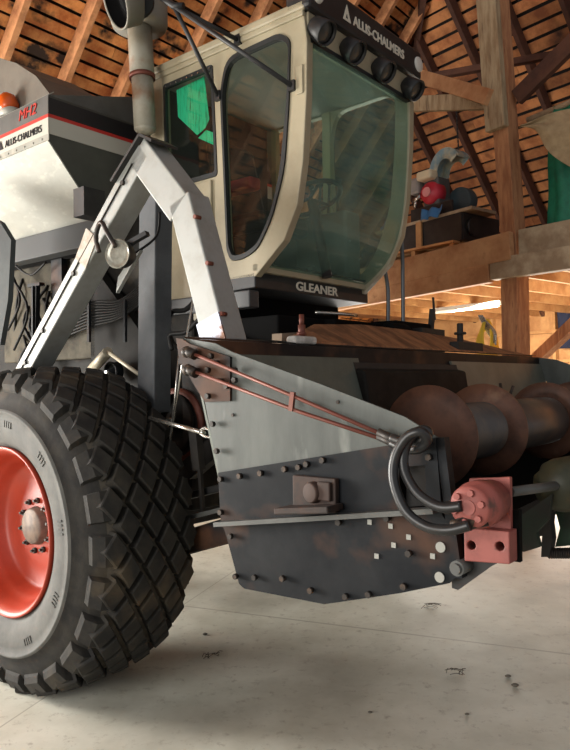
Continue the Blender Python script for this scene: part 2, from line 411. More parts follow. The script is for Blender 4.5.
for z, nm in ((2.25,'upper'),(1.75,'lower')):
    b = B(); b.bar(L(-5,SW-.05,z), L(8,SW-.05,z), .08, .05, cR)
    tag(b.build('wall_girt', STUDW), nm+' horizontal rail across the studs under the loft', 'rail')
# post
root = empty('loft_post', P0); tag(root, 'square timber post carrying the loft edge with a grey plank nailed to its upper half', 'post'); root['_off'] = tuple(P0)
b = B(); b.bar(L(0,0.02,0), L(0,0.02,2.5), .17, .17, hR); b.bar(L(0,0.02,2.5), L(.14,-.10,6.2), .155, .17, hR); b.build('post_shaft', POSTW, root, .006)
b = B(); b.bar(L(.055,-.14,3.70), L(.15,-.23,6.2), .20, .07, hR); b.build('cover_plank', PLANKW, root, .004)
b = B(); b.bar(L(0,-.075,0), L(0,-.075,2.36), .16, .03, hR); b.build('lower_plank', POSTW, root, .004)
# beams
b = B(); b.bar(L(-.07,-.13,2.635), L(6,-.13,2.36), .07, .25, cR); tag(b.build('loft_header_beam', BEAMW, None, .006), 'upper orange-brown beam on the loft edge, ending at the post', 'beam')
b = B(); b.bar(L(.16,-.12,2.42), L(6,-.12,2.22), .08, .17, cR); tag(b.build('loft_sill_beam', BEAMW, None, .006), 'lower beam of the loft edge running left from the post', 'beam')
b = B(); b.bar(L(-4,-.10,2.45), L(.15,-.10,2.45), .10, .19, cR); tag(b.build('loft_sill_beam', GREYW, None, .006), 'lower pale grey beam of the loft edge running right from the post', 'beam')
b = B(); b.bar(L(-4,-.05,2.66), L(-.1,-.05,2.66), .06, .23, cR); tag(b.build('loft_header_beam', GREYW, None, .006), 'upper shaded beam of the loft edge to the right of the post', 'beam')
for i in range(13):
    t = -3.4 + i*.62 + .2
    if abs(t) < .1: t += .15
    b = B(); b.bar(L(t,0,2.60), L(t,SW-.1,2.60), .045, .16, hR)
    tag(b.build('loft_joist', STUDW), 'floor joist under the loft running back to the stud wall', 'joist', 'joists under the loft')
b = B()
for i in range(34):
    s = -.0 + i*.158
    b.hexa([*(q := [L(-4,s,2.69), L(6,s,2.69), L(6,s+.152,2.69), L(-4,s+.152,2.69)]), *[p+V(0,0,.03) for p in q]])
b.build('loft_floor', mat('loft_deck_wood', (176,124,80), .85, 0, (138,92,58), 4, .4, .65, .1, island=.25), kind='structure')
# ties and braces
b = B(); b.bar(PD(491,98,6.25), PD(370,62,8.6), .10, .14, cR); tag(b.build('post_brace', BEAMW, None, .005), 'thick timber brace rising left from the post behind the cab roof', 'brace')
b = B(); b.bar(L(.08,0,4.00), L(1.38,0,4.38), .06, .15, cR); tag(b.build('post_brace', PLANKW, None, .004), 'weathered plank brace left of the post, under the thick tie', 'brace')
b = B(); b.bar(L(-.06,0,3.98), L(-1.5,0,4.75), .06, .15, cR); tag(b.build('post_brace', RAFR, None, .004), 'dark brace rising right from the post', 'brace')
b = B(); b.bar(PD(385,85,9.0), PD(600,47,7.3), .07, .09, V(0,0,1)); tag(b.build('purlin', RAFR), 'thin horizontal rail crossing behind the post below the rafters', 'beam')
b = B(); a = PD(538,358,6.6); c = PD(600,300,6.0); b.bar(a-(c-a)*1.6, c, .10, .10, V(0,0,1)); tag(b.build('diagonal_brace', POSTW, None, .004), 'diagonal timber brace under the loft right of the post', 'brace')
# ------------------------------------------------------------------ things on the loft
ZF = 2.72
TD = .22
def L2(t,s,z): return L_keep(t+TD,s,z)
L_keep = L
L = L2
pal = empty('pallet', L(1.05,.42,ZF)); pal['_off'] = tuple(L(1.05,.42,ZF)); tag(pal, 'wooden pallet under the black trough at the loft edge', 'pallet')
for dt in (-.5,0,.5):
    b = B(); b.bar(L(1.05+dt,.1,ZF+.055), L(1.05+dt,.9,ZF+.055), .05, .09, hR); b.build('stringer', STUDW, pal)
for k in range(6):
    b = B(); b.bar(L(.5,.12+k*.15,ZF+.111), L(1.6,.12+k*.15,ZF+.111), .11, .022, cR); b.build('deck_board', STUDW, pal)
b = B(); b.bar(L(.5,.09,ZF+.012), L(1.6,.09,ZF+.012), .10, .022, cR); b.build('bottom_board', STUDW, pal)
tr = empty('trough', L(.95,.45,ZF+.122)); tr['_off'] = tuple(L(.95,.45,ZF+.122)); tag(tr, 'black open trough standing on the pallet with a board across its top', 'trough')
z0 = ZF+.124
b = B()
for s_ in (.15,.75):
    b.bar(L(.45,s_,z0+.14), L(1.5,s_,z0+.14), .025, .27, cR)
for t_ in (.45,1.5):
    b.bar(L(t_,.15,z0+.14), L(t_,.75,z0+.14), .025, .27, hR)
b.box((0,0,0),(0.001,.001,.001)) if False else None
q = [L(.45,.15,z0), L(1.5,.15,z0), L(1.5,.75,z0), L(.45,.75,z0)]; b.hexa([*q, *[p+V(0,0,.03) for p in q]])
b.build('tub', BINBLK, tr)
b = B(); b.bar(L(.32,.33,z0+.295), L(1.62,.33,z0+.265), .40, .03, cR); b.build('top_board', GREYW, tr)
b = B(); b.bar(L(.98,.12,z0), L(.98,.12,z0+.27), .07, .025, hR); b.build('batten', STUDW, tr)
b = B(); b.cyl(L(.40,.28,z0+.14), L(.44,.28,z0+.14), .09); b.build('end_wheel', BINBLK, tr)
# blower
zb = z0+.305
bl = empty('blower', L(.86,.34,zb)); bl['_off'] = tuple(L(.86,.34,zb)); tag(bl, 'petrol blower with red recoil cover and pale curved chute on the trough board', 'blower')
b = B(); b.bar(L(.60,.20,zb+.07), L(1.15,.20,zb+.07), .02, .13, cR); b.bar(L(.60,.50,zb+.07), L(1.15,.50,zb+.07), .02, .13, cR); b.bar(L(.60,.35,zb+.012), L(1.15,.35,zb+.012), .3, .02, cR); b.build('base_tray', BINBLK, bl)
c0 = L(.90,.26,zb+.27)
b = B(); b.lathe([(0,.0),(0,.05),(.02,.065),(.025,.105),(.075,.125),(.16,.125),(.16,0)], c0-cR*.10-hR*.0, cR, 28); b.build('recoil_cover', mat('red_plastic', (196,44,62), .4), bl)
b = B(); b.cyl(c0-cR*.115, c0-cR*.098, .05, n=20); b.build('cover_badge', mat('pink_badge', (226,150,150), .5), bl)
b = B(); b.bar(c0+cR*.06-V(0,0,.2), c0+cR*.06+V(0,0,.16), .2, .2, hR); b.build('engine_block', mat('engine_grey', (96,96,94), .5, .3), bl, .02)
b = B(); b.bar(c0+hR*.02+V(0,0,.13)-cR*.07, c0+hR*.02+V(0,0,.23)-cR*.07, .20, .14, hR); b.build('fuel_tank', mat('cream_tank', (222,208,176), .5), bl, .03)
b = B(); b.bar(c0+hR*.19+V(0,0,.02)-cR*.02, c0+hR*.19+V(0,0,.20)-cR*.02, .13, .14, hR); b.build('air_cleaner', mat('grey_plastic', (150,146,142), .5), bl, .03)
b = B(); b.lathe([(0,0),(0,.15),(.13,.15),(.13,0)], c0-hR*.20+cR*.16+V(0,0,-.10), -hR*0+cR, 28); b.build('fan_housing', mat('blue_grey_paint', (62,78,84), .5), bl, .01)
b = B()
prev = None
pts = []
for i in range(13):
    a_ = math.radians(180-i*12); pts.append(c0+V(0,0,.20)+cR*.12 + hR*(-.14-.20*math.cos(a_)) + V(0,0,.24*math.sin(a_)))
for p, q in zip(pts, pts[1:]):
    d = (q-p).normalized(); nrm = d.cross(cR)
    b.hexa([p-cR*.1-nrm*.012, p+cR*.1-nrm*.012, p+cR*.1+nrm*.012, p-cR*.1+nrm*.012, q-cR*.1-nrm*.012, q+cR*.1-nrm*.012, q+cR*.1+nrm*.012, q-cR*.1+nrm*.012])
for sgn in (-1,1):
    for p, q in zip(pts, pts[1:]):
        d = (q-p).normalized(); nrm = d.cross(cR)
        if (p+nrm*.1-c0-V(0,0,.2)).length > (p-c0-V(0,0,.2)).length: nrm = -nrm
        b.face([p+cR*.1*sgn, q+cR*.1*sgn, q+cR*.1*sgn+nrm*.10, p+cR*.1*sgn+nrm*.10])
b.build('chute', mat('chute_paint', (204,200,176), .5, 0, (140,170,180), 5, .45, .6), bl)
b = B(); b.cyl(c0+hR*.12-cR*.05, c0+hR*.24-cR*.05-V(0,0,.05), .028); b.cyl(c0+hR*.20-cR*.05, c0+hR*.20-cR*.05-V(0,0,.12), .02); b.build('carburettor', CHROME, bl)
L_cloth = L
def cloth(name, c, a, d, na, nd, amp, mt, label, cat, seed, thick=.006, drape=0):
    b = B(); g = []
    n_ = a.cross(d).normalized()
    for i in range(na+1):
        row = []
        for j in range(nd+1):
            p = c + a*(i/na-.5) + d*(j/nd)
            w_ = noise.noise(V(i*.45+seed, j*.22, seed))*amp + math.sin(i*1.3+j*.15+seed)*amp*.5
            row.append(b.bm.verts.new(p+n_*w_))
        g.append(row)
    for i in range(na):
        for j in range(nd):
            f = b.bm.faces.new((g[i][j], g[i+1][j], g[i+1][j+1], g[i][j+1])); f.smooth = True
    o = b.build(name, mt); md = o.modifiers.new('solid', 'SOLIDIFY'); md.thickness = thick
    return tag(o, label, cat)
cloth('rag', L(.78,.115,zb+.07), hR*.26, V(0,0,-.11)-cR*.05, 10, 6, .035, BLUE, 'bright blue rag under the blower on the trough board', 'rag', 1.2)
cloth('rag', L(1.36,.115,zb+.06), hR*.26, V(0,0,-.10)-cR*.05, 10, 6, .03, BLUE, 'pale blue rag at the left end of the trough board', 'rag', 4.4)
L = L_keep
# cloths on the right
b = B(); b.cyl(L(-.10,.10,3.79), L(-2.6,.10,3.95), .025); tag(b.build('wooden_pole', GREYW), 'thin pole fixed to the right of the post holding the cloths', 'pole')
cloth('tarpaulin', L(-.86,.10,3.82), hR*1.15, V(0,0,-1.08), 26, 12, .05, TEAL, 'green tarpaulin hanging from the pole over the loft edge', 'tarpaulin', 2.1)
def canvas():
    b = B(); outl = [PD(519,127,6.05), PD(532,122,6.0), PD(548,114,5.95), PD(575,106,5.9), PD(640,96,5.6), PD(640,190,5.6), PD(580,176,5.9), PD(563,162,5.95), PD(549,148,6.0), PD(543,142,6.0), PD(546,132,6.02), PD(540,131,6.03), PD(533,131,6.03)]
    g = []
    top = [PD(519,126,6.05), PD(530,122.5,6.02), PD(541,117,6.0), PD(552,112,5.97), PD(565,108,5.93), PD(585,104,5.86), PD(610,100,5.75), PD(640,96,5.62)]
    bot = [PD(519,128,6.05), PD(530,127,6.0), PD(540,129,5.98), PD(546,150,5.94), PD(561,163,5.9), PD(580,176,5.82), PD(610,186,5.72), PD(640,192,5.6)]
    for i, (p, q) in enumerate(zip(top, bot)):
        g.append([b.bm.verts.new(p.lerp(q, j/6) - V(0,.04*math.sin(j*1.4+i*1.1),0)) for j in range(7)])
    for i in range(7):
        for j in range(6):
            f = b.bm.faces.new((g[i][j], g[i+1][j], g[i+1][j+1], g[i][j+1])); f.smooth = True
    o = b.build('canvas_sheet', TAN); md = o.modifiers.new('solid','SOLIDIFY'); md.thickness = .008
    md2 = o.modifiers.new('sub','SUBSURF'); md2.levels = 2; md2.render_levels = 2
    tag(o, 'tan canvas sheet draped over the green tarpaulin', 'canvas')
canvas()
b = B(); 
for i in range(26):
    p = PD(455.5+i*.12, 96+i*2.1, 8.1); q = PD(455.5+(i+1)*.12, 96+(i+1.25)*2.1, 8.1)
    b.bar(p, q, .018 if i%2 else .008, .008 if i%2 else .018, V(1,0,0))
tag(b.build('chain', BOLT), 'rusty chain hanging from a rafter above the blower', 'chain')
for i, (t_, s_, ln, an) in enumerate(((-.20,.6,.5,.3),(-.36,.8,.6,-.2),(-.3,1.1,.7,.1))):
    b = B(); b.bar(L(t_,s_,ZF+.03+.04*i), L(t_-ln*math.cos(an),s_+ln*math.sin(an),ZF+.03+.045*i), .1, .035, V(0,0,1).cross(hR)); tag(b.build('scrap_board', GREYW), ('short grey scrap board lying lowest behind the post','grey scrap board in the middle of the pile behind the post','topmost grey scrap board behind the post')[i], 'board')
# ------------------------------------------------------------------ under the loft
lamp = empty('fluorescent_lamp', L(2.5,2.6,2.50)); lamp['_off'] = tuple(L(2.5,2.6,2.50)); tag(lamp, 'white fluorescent batten lamp under the loft joists', 'lamp')
b = B(); b.bar(L(1.9,2.6,2.49), L(3.1,2.6,2.49), .10, .05, cR); b.build('housing', mat('white_enamel', (226,226,220), .5), lamp)
b = B(); b.cyl(L(1.95,2.6,2.45), L(3.05,2.6,2.45), .018, n=10); b.build('tube', emit('tube_glow', (250,240,220), .5), lamp)
area('loft_lamp_light', L(2.5,2.5,2.40), L(2.3,3.6,1.2), 1.2, .3, 80, (1,.86,.66))
area('loft_wall_fill', L(-1.4,2.0,1.6), L(-.8,5.0,2.4), 1.2, 1.2, 110, (1,.88,.70))  # added fill hanging under the loft to brighten the stud wall, no window
b = B()
cc = PD(487,337,6.45)
for k in range(5):
    pts = [cc + V((.045+.012*k)*math.cos(a_)+.004*k, .012*k, .155*math.sin(a_)-.02*k) for a_ in [2*math.pi*i/20 for i in range(21)]]
    b.tube(pts, .017, 7, 1)
tag(b.build('rope_coil', YEL), 'yellow rope coil hanging left of the post under the loft', 'rope')
b = B()
for k in range(7):
    p = PD(496,345,6.42)
    b.tube([p, p+V(-.01*k,.01*k,.12), PD(486-1.3*k,318-1.0*k+abs(3-k),6.42)], .006, 6, 5)
tag(b.build('wire_bundle', CHROME), 'bundle of pale grey wire ends beside the yellow rope', 'wire')
cloth('jacket', L(2.2,SW-.14,2.70), hR*.8, V(0,0,-.75), 14, 8, .05, NAVY, 'navy blue cloth hung on the stud wall under the loft', 'cloth', 8.1)
# ================================================================== COMBINE
CU, CV = .3, 1.53
Cw = MO + MU*CU + MV*CV
RZ = math.atan2(MU.y, MU.x)
C = empty('combine_harvester', (Cw.x, Cw.y, 0), RZ, (CU, CV, 0))
tag(C, 'grey and beige combine harvester with a glazed cab and a fat tyre on orange rim', 'combine harvester')
def copyt(o, parent):
    c = o.copy(); COL.objects.link(c); c.parent = parent; return c
# ---- wheel
WZ = .765; R = .782; WD = .60
def wheel():
    b = B()
    prof = [(.16,.37),(.06,.385),(.035,.405),(.02,.43),(.004,.48),(.0,.53),(.002,.560),(-.006,.566),(-.006,.574),(.004,.580),(.02,.625),(.05,.685),(.085,.722),(.14,.738),(.22,.744),(.30,.746),(.38,.744),(.46,.738),(.515,.722),(.55,.685),(.58,.625),(.596,.575),(.60,.52),(.58,.43),(.565,.405),(.50,.37)]
    mis = [1]*9 + [0]*3 + [2]*7 + [0]*6
    b.lathe(prof, (0,0,WZ), (0,1,0), 128, True, mis)
    def pt(a, v, r): return V(r*math.cos(a), v, WZ+r*math.sin(a))
    def base(v):
        v = min(v, WD-v)
        return .746 - .9*max(0,.20-v)**2*1.2 if v > .085 else .715-(.085-v)*1.0
    def top(v):
        w_ = min(v, WD-v); return .784 - max(0,(.24-w_))**2*.55
    N = 25; da = 2*math.pi/N; sv = .136
    for j in range(7):
        v_ = .30 + (j-3)*sv*.5
        for i in range(N):
            a = (i + .5*(j%2))*da
            ea = da*.5*.86; ev = sv*.5*.86
            crn = [(a-ea, v_), (a-ea*.5, v_-ev*.5), (a, v_-ev), (a+ea*.5, v_-ev*.5), (a+ea, v_), (a+ea*.5, v_+ev*.5), (a, v_+ev), (a-ea*.5, v_+ev*.5)]
            outer = [b.bm.verts.new(pt(x, y, base(y)-.01)) for x, y in crn]
            mid_ = [b.bm.verts.new(pt(a+(x-a)*.90, v_+(y-v_)*.90, top(y)-.006)) for x, y in crn]
            inner = [b.bm.verts.new(pt(a+(x-a)*.80, v_+(y-v_)*.80, top(y))) for x, y in crn]
            for A_, B_ in ((outer,mid_),(mid_,inner)):
                for q in range(8):
                    f = b.bm.faces.new((A_[q], A_[(q+1)%8], B_[(q+1)%8], B_[q])); f.material_index = 0
            b.bm.faces.new(inner)
    # shoulder blocks
    for sd in (0,1):
        for i in range(N):
            a = (i+.0)*da; e = da*.33
            prof_ = [(.105,.764),(.055,.750),(.026,.700),(.030,.672)]
            lowp = [(.105,.72),(.062,.69),(.042,.67),(.036,.66)]
            A = []
            for (vv, rr), (lv, lr) in zip(prof_, lowp):
                if sd: vv = WD-vv; lv = WD-lv
                A.append([b.bm.verts.new(pt(a-e*1.15, lv, lr)), b.bm.verts.new(pt(a-e, vv, rr)), b.bm.verts.new(pt(a+e, vv, rr)), b.bm.verts.new(pt(a+e*1.15, lv, lr))])
            for p, q in zip(A, A[1:]):
                for k in range(3): b.bm.faces.new((p[k], p[k+1], q[k+1], q[k]))
            b.bm.faces.new(A[0]); b.bm.faces.new(A[-1])
    # sidewall raised marks
    b.mi = 1
    for i in range(10):
        a = i*2*math.pi/10+.1
        for k in range(4):
            aa = a + k*.035
            b.hexa([pt(aa,.004,.50),pt(aa+.018,.004,.50),pt(aa+.018,.004,.53),pt(aa,.004,.53),pt(aa,-.003,.50),pt(aa+.018,-.003,.50),pt(aa+.018,-.003,.53),pt(aa,-.003,.53)])
    t = b.build('front_wheel', [RUBBER, SIDEW, GROOVE], C, label='fat black tyre with diamond tread lugs on an orange rim')
    b = B()
    b.lathe([(.04,.398),(.018,.402),(.014,.395),(.03,.378),(.055,.362),(.10,.352),(.13,.335),(.15,.320),(.19,.312),(.205,.29),(.205,.20),(.195,.16),(.195,.085)], (0,0,WZ), (0,1,0), 72); 
    b.lathe([(.04,.398),(.10,.385),(.3,.375),(.5,.38),(.57,.402)], (0,0,WZ), (0,1,0), 48)
    b.build('rim', ORANGE, t)
    b = B(); b.lathe([(.22,.10),(.165,.088),(.158,.08),(.155,0)], (0,0,WZ), (0,1,0), 32); b.build('hub', HUBM, t)
    for i in range(10):
        a = i*2*math.pi/10+.2; r = .125
        b = B(); p = V(r*math.cos(a), .2, WZ+r*math.sin(a)); b.cyl(p, p+V(0,-.02,0), .0145, n=6); b.cyl(p, p+V(0,-.034,0), .007, n=8); b.build('lug_nut', BOLT, t)
    b = B(); a = 2.0; p = pt(2.15,.197,.255); b.box((p.x-.02,.196,p.z-.04),(p.x+.02,.205,p.z+.04)) if False else None
    q0 = P(13,465,v=.19); q1 = P(21,456,v=.19)
    b.bar(q0, q1, .002, .012, V(0,1,0)); b.build('rim_sticker', WHITE, t)
    return t
W1 = wheel()
W2 = W1.copy(); COL.objects.link(W2); W2.parent = C; W2.location = (-CU, (3.06-CV), 0); W2.scale = (1,-1,1)
W2['label'] = 'far front tyre behind the header'
for ch in list(W1.children):
    copyt(ch, W2)
b = B(); b.bar((0,.5,WZ), (0,2.6,WZ), .26, .26); b.cyl((0,.24,WZ),(0,.6,WZ),.14); b.build('axle', GRIME, C)
# ---- body
b = B()
b.box((-2.4,.98,.95),(.30,2.1,1.90)); b.box((-1.2,.95,.75),(.3,2.1,1.0))
b.box((-2.2,1.0,2.0),(-.06,2.1,2.45)); b.build('body', BELLY, C, .02)
b = B(); b.box((-1.6,.90,1.62),(-.50,.98,2.27)); b.build('side_panel', mat('dirty_cream', (84,79,68), .8, 0, (44,41,36), 5, .4, .65, spec=.15), C, .01)
b = B(); b.box((.05,.985,1.80),(.44,1.02,2.56)); b.build('cab_side_panel', BEIGE, C, .006)
b = B(); b.box((.05,.955,1.84),(.74,1.03,1.93)); b.build('skirt_rail', mat('skirt_grey',(46,48,50),.5), C, .006)
b = B(); b.box((-.1,1.03,1.80),(.5,2.08,1.99)); b.build('under_cab_shade', VOID, C)  # black box added to fill the gap under the cab as shade
b = B()
for (x0,z0,x1,z1) in ((-.55,2.22,.1,1.60),):
    b.hexa([(x0,.9,z0),(x1,.9,z1),(x1,.9,z1-.45),(x0,.9,z0-.6),(x0,.97,z0),(x1,.97,z1),(x1,.97,z1-.45),(x0,.97,z0-.6)])
b.build('sloping_shroud', BELLY, C)
# ---- grain tank
BV = .45; UF = -.27; ZT = 3.05; ZS = 2.80; HV = .78; HZ = 2.42; UB = -2.3
gt = empty('grain_tank', (0,0,0)); gt.parent = C; gt.location = (-CU,-CV,0)
VL = 2.61; 
b = B()
b.prism([(UF,BV,ZT),(UF,BV,ZS),(UF,HV,HZ),(UF,VL-.33,HZ),(UF,VL,ZS),(UF,VL,ZT)], (UB-UF,0,0)); b.build('tank_shell', [BINGREY], gt)
b = B(); b.prism([(UF+.001,BV,ZT),(UF+.001,1.15,3.25),(UF+.001,VL-.7,3.25),(UF+.001,VL,ZT)], (-.03,0,0)); b.build('tank_front_extension', DSILV, gt)
b = B(); b.prism([(UF,1.15,3.25),(UF,VL-.7,3.25),(UB,VL-.7,3.25),(UB,1.15,3.25)], (0,0,-.02)); b.build('tank_cover', BINGREY, gt)
# bright side skin
sl = V(0, HV-BV, HZ-ZS)
b = B(); b.prism([(UF+.004,BV-.004,ZS+.0),(UB,BV-.004,ZS),(UB,HV-.004,HZ-.004),(UF+.004,HV-.004,HZ-.004)], (0,-.006,-.006)); b.build('hopper_slope', GALV, gt)
def band(z0, z1, m_, name, front=True):
    b = B(); b.box((UB,BV-.006,z0),(UF+.006,BV-.001,z1))
    if front: b.box((UF+.001,BV-.006,z0),(UF+.006,VL,z1))
    return b.build(name, m_, gt)
band(2.945, 3.05, DSILV, 'rim_band', False); band(2.925, 2.945, REDS, 'red_stripe'); band(2.835, 2.925, WHITE, 'white_stripe'); band(2.80, 2.835, GALV, 'rivet_strip', False)
b = B(); b.box((UF+.001,BV-.006,2.945),(UF+.006,VL,3.035)); b.build('black_stripe', BLK, gt)
b = B()
for i in range(24): 
    p = V(UF-.06-i*.09, BV-.005, 2.815); b.cyl(p, p+V(0,-.006,0), .006, n=6)
b.build('rivets', GALV, gt)
RG = V(1,0,0)
text('tank_letters', 'MH2', (-.57,BV-.009,2.975), RG, (0,0,1), .085, .002, REDS, gt, .25, 1.1)
text('maker_letters', 'ALLIS-CHALMERS', (-.72,BV-.009,2.858), RG, (0,0,1), .056, .002, BLK, gt, 0, .92)
b = B(); b.prism([(-.80,BV-.009,2.855),(-.745,BV-.009,2.855),(-.772,BV-.009,2.91)], (0,-.002,0)); b.build('triangle_mark', BLK, gt)
b = B(); b.prism([(UF+.006,BV+.0,ZT),(UB,BV,ZT),(UB,BV+.03,ZT+.02),(UF+.006,BV+.03,ZT+.02)], (0,0,.006)); b.build('rim_lip', GALV, gt)
b = B(); b.box((UB,.74,2.27),(UF+.02,.84,2.42)); b.build('tank_sill', mat('sill_grey',(74,76,77),.6, spec=.2), gt, .006)
b = B(); b.box((-.27,.60,2.40),(-.17,.74,2.56)); b.build('tank_foot', BLACKP, gt)
# parts behind the tank top
b = B(); poly = [P(-60,40,v=1.0), P(0,58,v=1.0), P(16,63,v=1.0), P(36,76,v=1.0), P(49,93,v=1.0), P(40,130,v=1.0), P(-60,160,v=1.0)]
b.prism(poly, (0,.5,0)); b.build('elevator_cover', mat('cover_grey', (112,106,96), .6, .1, (96,90,82), 6, .4, .7), C)
p = P(6,104,v=.93)
wl = B().lathe([(0,0),(0,.065),(.03,.075),(.10,.06),(.13,.02),(.13,0)], p+V(.02,.02,-.05), (-.1,-.25,1), 20).build('warning_light', AMBER, C, label='amber warning light')
b = B(); b.cyl(p+V(.02,.02,-.10), p+V(.02,.02,-.04), .07); b.build('light_base', WHITE, wl); wl.children[0].location = (0,0,0)
# ---- stack
st = B(); a = P(139.5,26,v=.88); c = P(145,129,v=.88)
a.y = c.y = .88
st.tube([c+V(.0,0,.0), c.lerp(a,.5)], .062, 24, 1); st.tube([c.lerp(a,.5), a], .070, 24, 1); st.sphere(c, .062, (1,1,.5))
stack = st.build('intake_stack', PIPEM, C)
b = B(); mid = c.lerp(a,.5); d = (a-c).normalized(); b.cyl(mid-d*.012, mid+d*.012, .074, n=24); b.build('stack_clamp', RUSTTUBE, stack)
b = B(); b.lathe([(0,.06),(0,.152),(.02,.16),(.26,.16),(.28,.14),(.30,0)], a+V(0,0,-.01), (0,0,1), 40); b.build('stack_drum', mat('drum_paint', (140,138,129), .6, .1, (150,140,118), 6, .4, .7), stack)
e = P(115,2,v=.55); ax = (V(-.30,-.80,-.38)).normalized()
b = B(); b.lathe([(-.12,.06),(-.10,.118),(0,.124),(.004,.130),(.0,.136),(-.02,.132),(-.10,.128),(-.14,.06)], e, ax, 40)
b.build('stack_mouth', [mat('mouth_cream', (120,116,104), .6)], stack)
b = B(); b.lathe([(-.06,0),(-.06,.119),(-.003,.1235)], e, ax, 40); b.build('mouth_throat', VOID, stack)
b = B(); b.cyl(e-ax*.125, a+V(0,0,.13), .09); b.build('mouth_neck', BLACKP, stack)
# ---- A-shaped tube support
fr = empty('support_frame', (0,0,0)); fr.parent = C; fr.location = (-CU,-CV,0)
def legbar(b, p, q, w, h): b.bar(p, q, w, h, V(0,1,0))
A0 = V(-.33,.30,1.42); A1 = P(150,158,v=.30); A1.y = .30; A2 = P(189,206,v=.30); A2.y=.30; A3 = P(226,345,v=.30); A3.y=.30
b = B(); legbar(b, A0, A1+(A1-A0).normalized()*.03, .12, .105); b.build('rear_leg', SILVER, fr, .006)
b = B(); legbar(b, A1+V(-.02,0,.02), A2+V(.0,0,-.02), .12, .14); b.build('elbow', SILVER, fr, .006)
b = B(); legbar(b, A2+V(0,0,.02), A3, .12, .125); b.build('front_leg', SILVER, fr, .006)
b = B(); b.bar(A1+V(-.17,-.01,-.085), A1+V(.03,-.01,.075), .15, .012, V(0,1,0)); b.bar(A1+V(.03,-.01,.075), A1+V(.11,-.01,.03), .15, .012, V(0,1,0)); b.build('apex_cap', BLACKP, fr)
b = B(); dd = (A3-A2).normalized()
for k in (.12,.45,.8):
    q = A2+(A3-A2)*k; b.tube([q+V(.072,-.062,.0), q+V(.072,-.03,.0)], .009, 8, 1)
b.build('hinge', RUSTTUBE, fr)
b = B(); q = A3-dd*.05; b.bar(q-dd*.06, q+dd*.05, .008, .13, V(0,1,0)); bb = b.build('foot_plate', mat('foot_zinc',(170,176,190),.5,.4,(120,84,64),18,.5,.6), fr); bb.location.y = -.064
b = B(); q = A1.lerp(A0,.36); n_ = V(0,-1,0)
b.bar(q-V(.04,.064,.05), q+V(.05,-.064,.08)*1, .004, .10, V(0,1,0)); b.build('rust_patch_plate', mat('rusted_paint',(150,136,120),.6,.1,(176,168,156),14,.4,.6), fr)
b = B(); q = P(103,236,v=.22); b.tube([q+V(-.03,0,-.07), q+V(-.04,-.01,0), q+V(0,-.01,.06), q+V(.05,-.01,-.0), q+V(.09,0,-.06)], .011, 8, 5); b.build('lifting_eye', BOLT, fr)
b = B()
for k in (.15,.3,.55,.75,.9):
    q = A0.lerp(A1,k)+V(0,-.06,0); b.cyl(q, q+V(0,-.012,0), .012, n=6)
q = A0.lerp(A1,.02)+V(-.0,-.063,.0); b.tube([A0.lerp(A1,.06)+V(0,-.064,.01), A0.lerp(A1,.5)+V(0,-.064,.012), A0.lerp(A1,.96)+V(0,-.064,.01)], .004, 6, 1)
b.build('bolts', BOLT, fr)
# work light
q = P(119,254,v=.24)
wlt = B().lathe([(.09,0),(.085,.03),(.04,.058),(.0,.066),(-.012,.066)], q, (-.25,1,0), 28).build('work_light', BLACKP, C)
b = B(); b.lathe([(-.004,0),(-.006,.04),(-.004,.056),(-.013,.066),(-.004,.066)], q, (-.25,1,0), 28); b.build('lamp_glass', LENS, wlt)
b = B(); b.bar(q+V(0,.05,.05), q+V(.10,.08,.09), .03, .02); b.build('lamp_bracket', BLACKP, wlt)
b = B(); g0 = P(138,252,v=.36); b.prism([P(140,250,v=.36), P(116,293,v=.36), P(118,277,v=.36), P(128,262,v=.36)], (0,.02,0)); b.build('gusset', SILVER, fr)
# vertical strut
b = B(); s0 = P(156,195,v=.62); s1 = P(154,412,v=.62)
b.bar(s0, s1, .11, .13, V(0,1,0)); b.build('strut', mat('strut_grey',(86,89,92),.6,0,(70,73,76),5, spec=.2), C, .006)
b = B(); b.bar(s0+V(.03,-.05,.1), s0+V(0.0,-.0,-.7), .02, .03); b.bar(s0+V(-.11,0,-.15), s0+V(-.10,0,-.95), .02, .02); b.bar(s0+V(-.08,0,-.15), s0+V(-.075,0,-.95), .018, .018); b.build('strut_rods', BLACKP, C)
# cables, hoses, pulleys, rods on the flank
b = B()
for k in range(9):
    z = k*.016
    p0 = P(62,338-2.6*k,v=.86); p1 = P(92,326-3.0*k,v=.84); p2 = P(120,318-2.2*k,v=.84); p3 = P(150,296-2.4*k,v=.86)
    b.tube([p0,p1,p2,p3], .007, 6, 5)
hb = b.build('hose_bundle', WIRE, C)
b = B()
for px in (89,125): b.bar(P(px,342,v=.82), P(px,300,v=.82), .016, .02)
b.build('hose_clips', DARK, hb); hb.children[0].location = (0,0,0)
for (px,py,r,v_,m_,nm) in ((110,372,.062,.80,DARK,'pulley'),(172,422,.175,.86,BELLY,'flywheel')):
    q = P(px,py,v=v_)
    w_ = B().lathe([(.05,0),(.05,r*.8),(.05,r),(.035,r*.93),(.02,r*.93),(0,r),(0,r*.85),(.02,r*.75),(.02,r*.3),(-.01,r*.25),(-.01,0)], q, (0,1,0), 36).build(nm, m_, C)
    b = B(); b.cyl(q+V(0,-.03,0), q+V(0,.02,0), r*.14); b.build('shaft_end', CHROME, w_); w_.children[0].location = (0,0,0)
b = B(); q = P(176,425,v=.85); b.lathe([(0,.17),(0,.20),(.03,.20),(.03,.17),(0,.17)], q, (0,1,0), 40); b.build('rust_ring', RUSTTUBE, C)
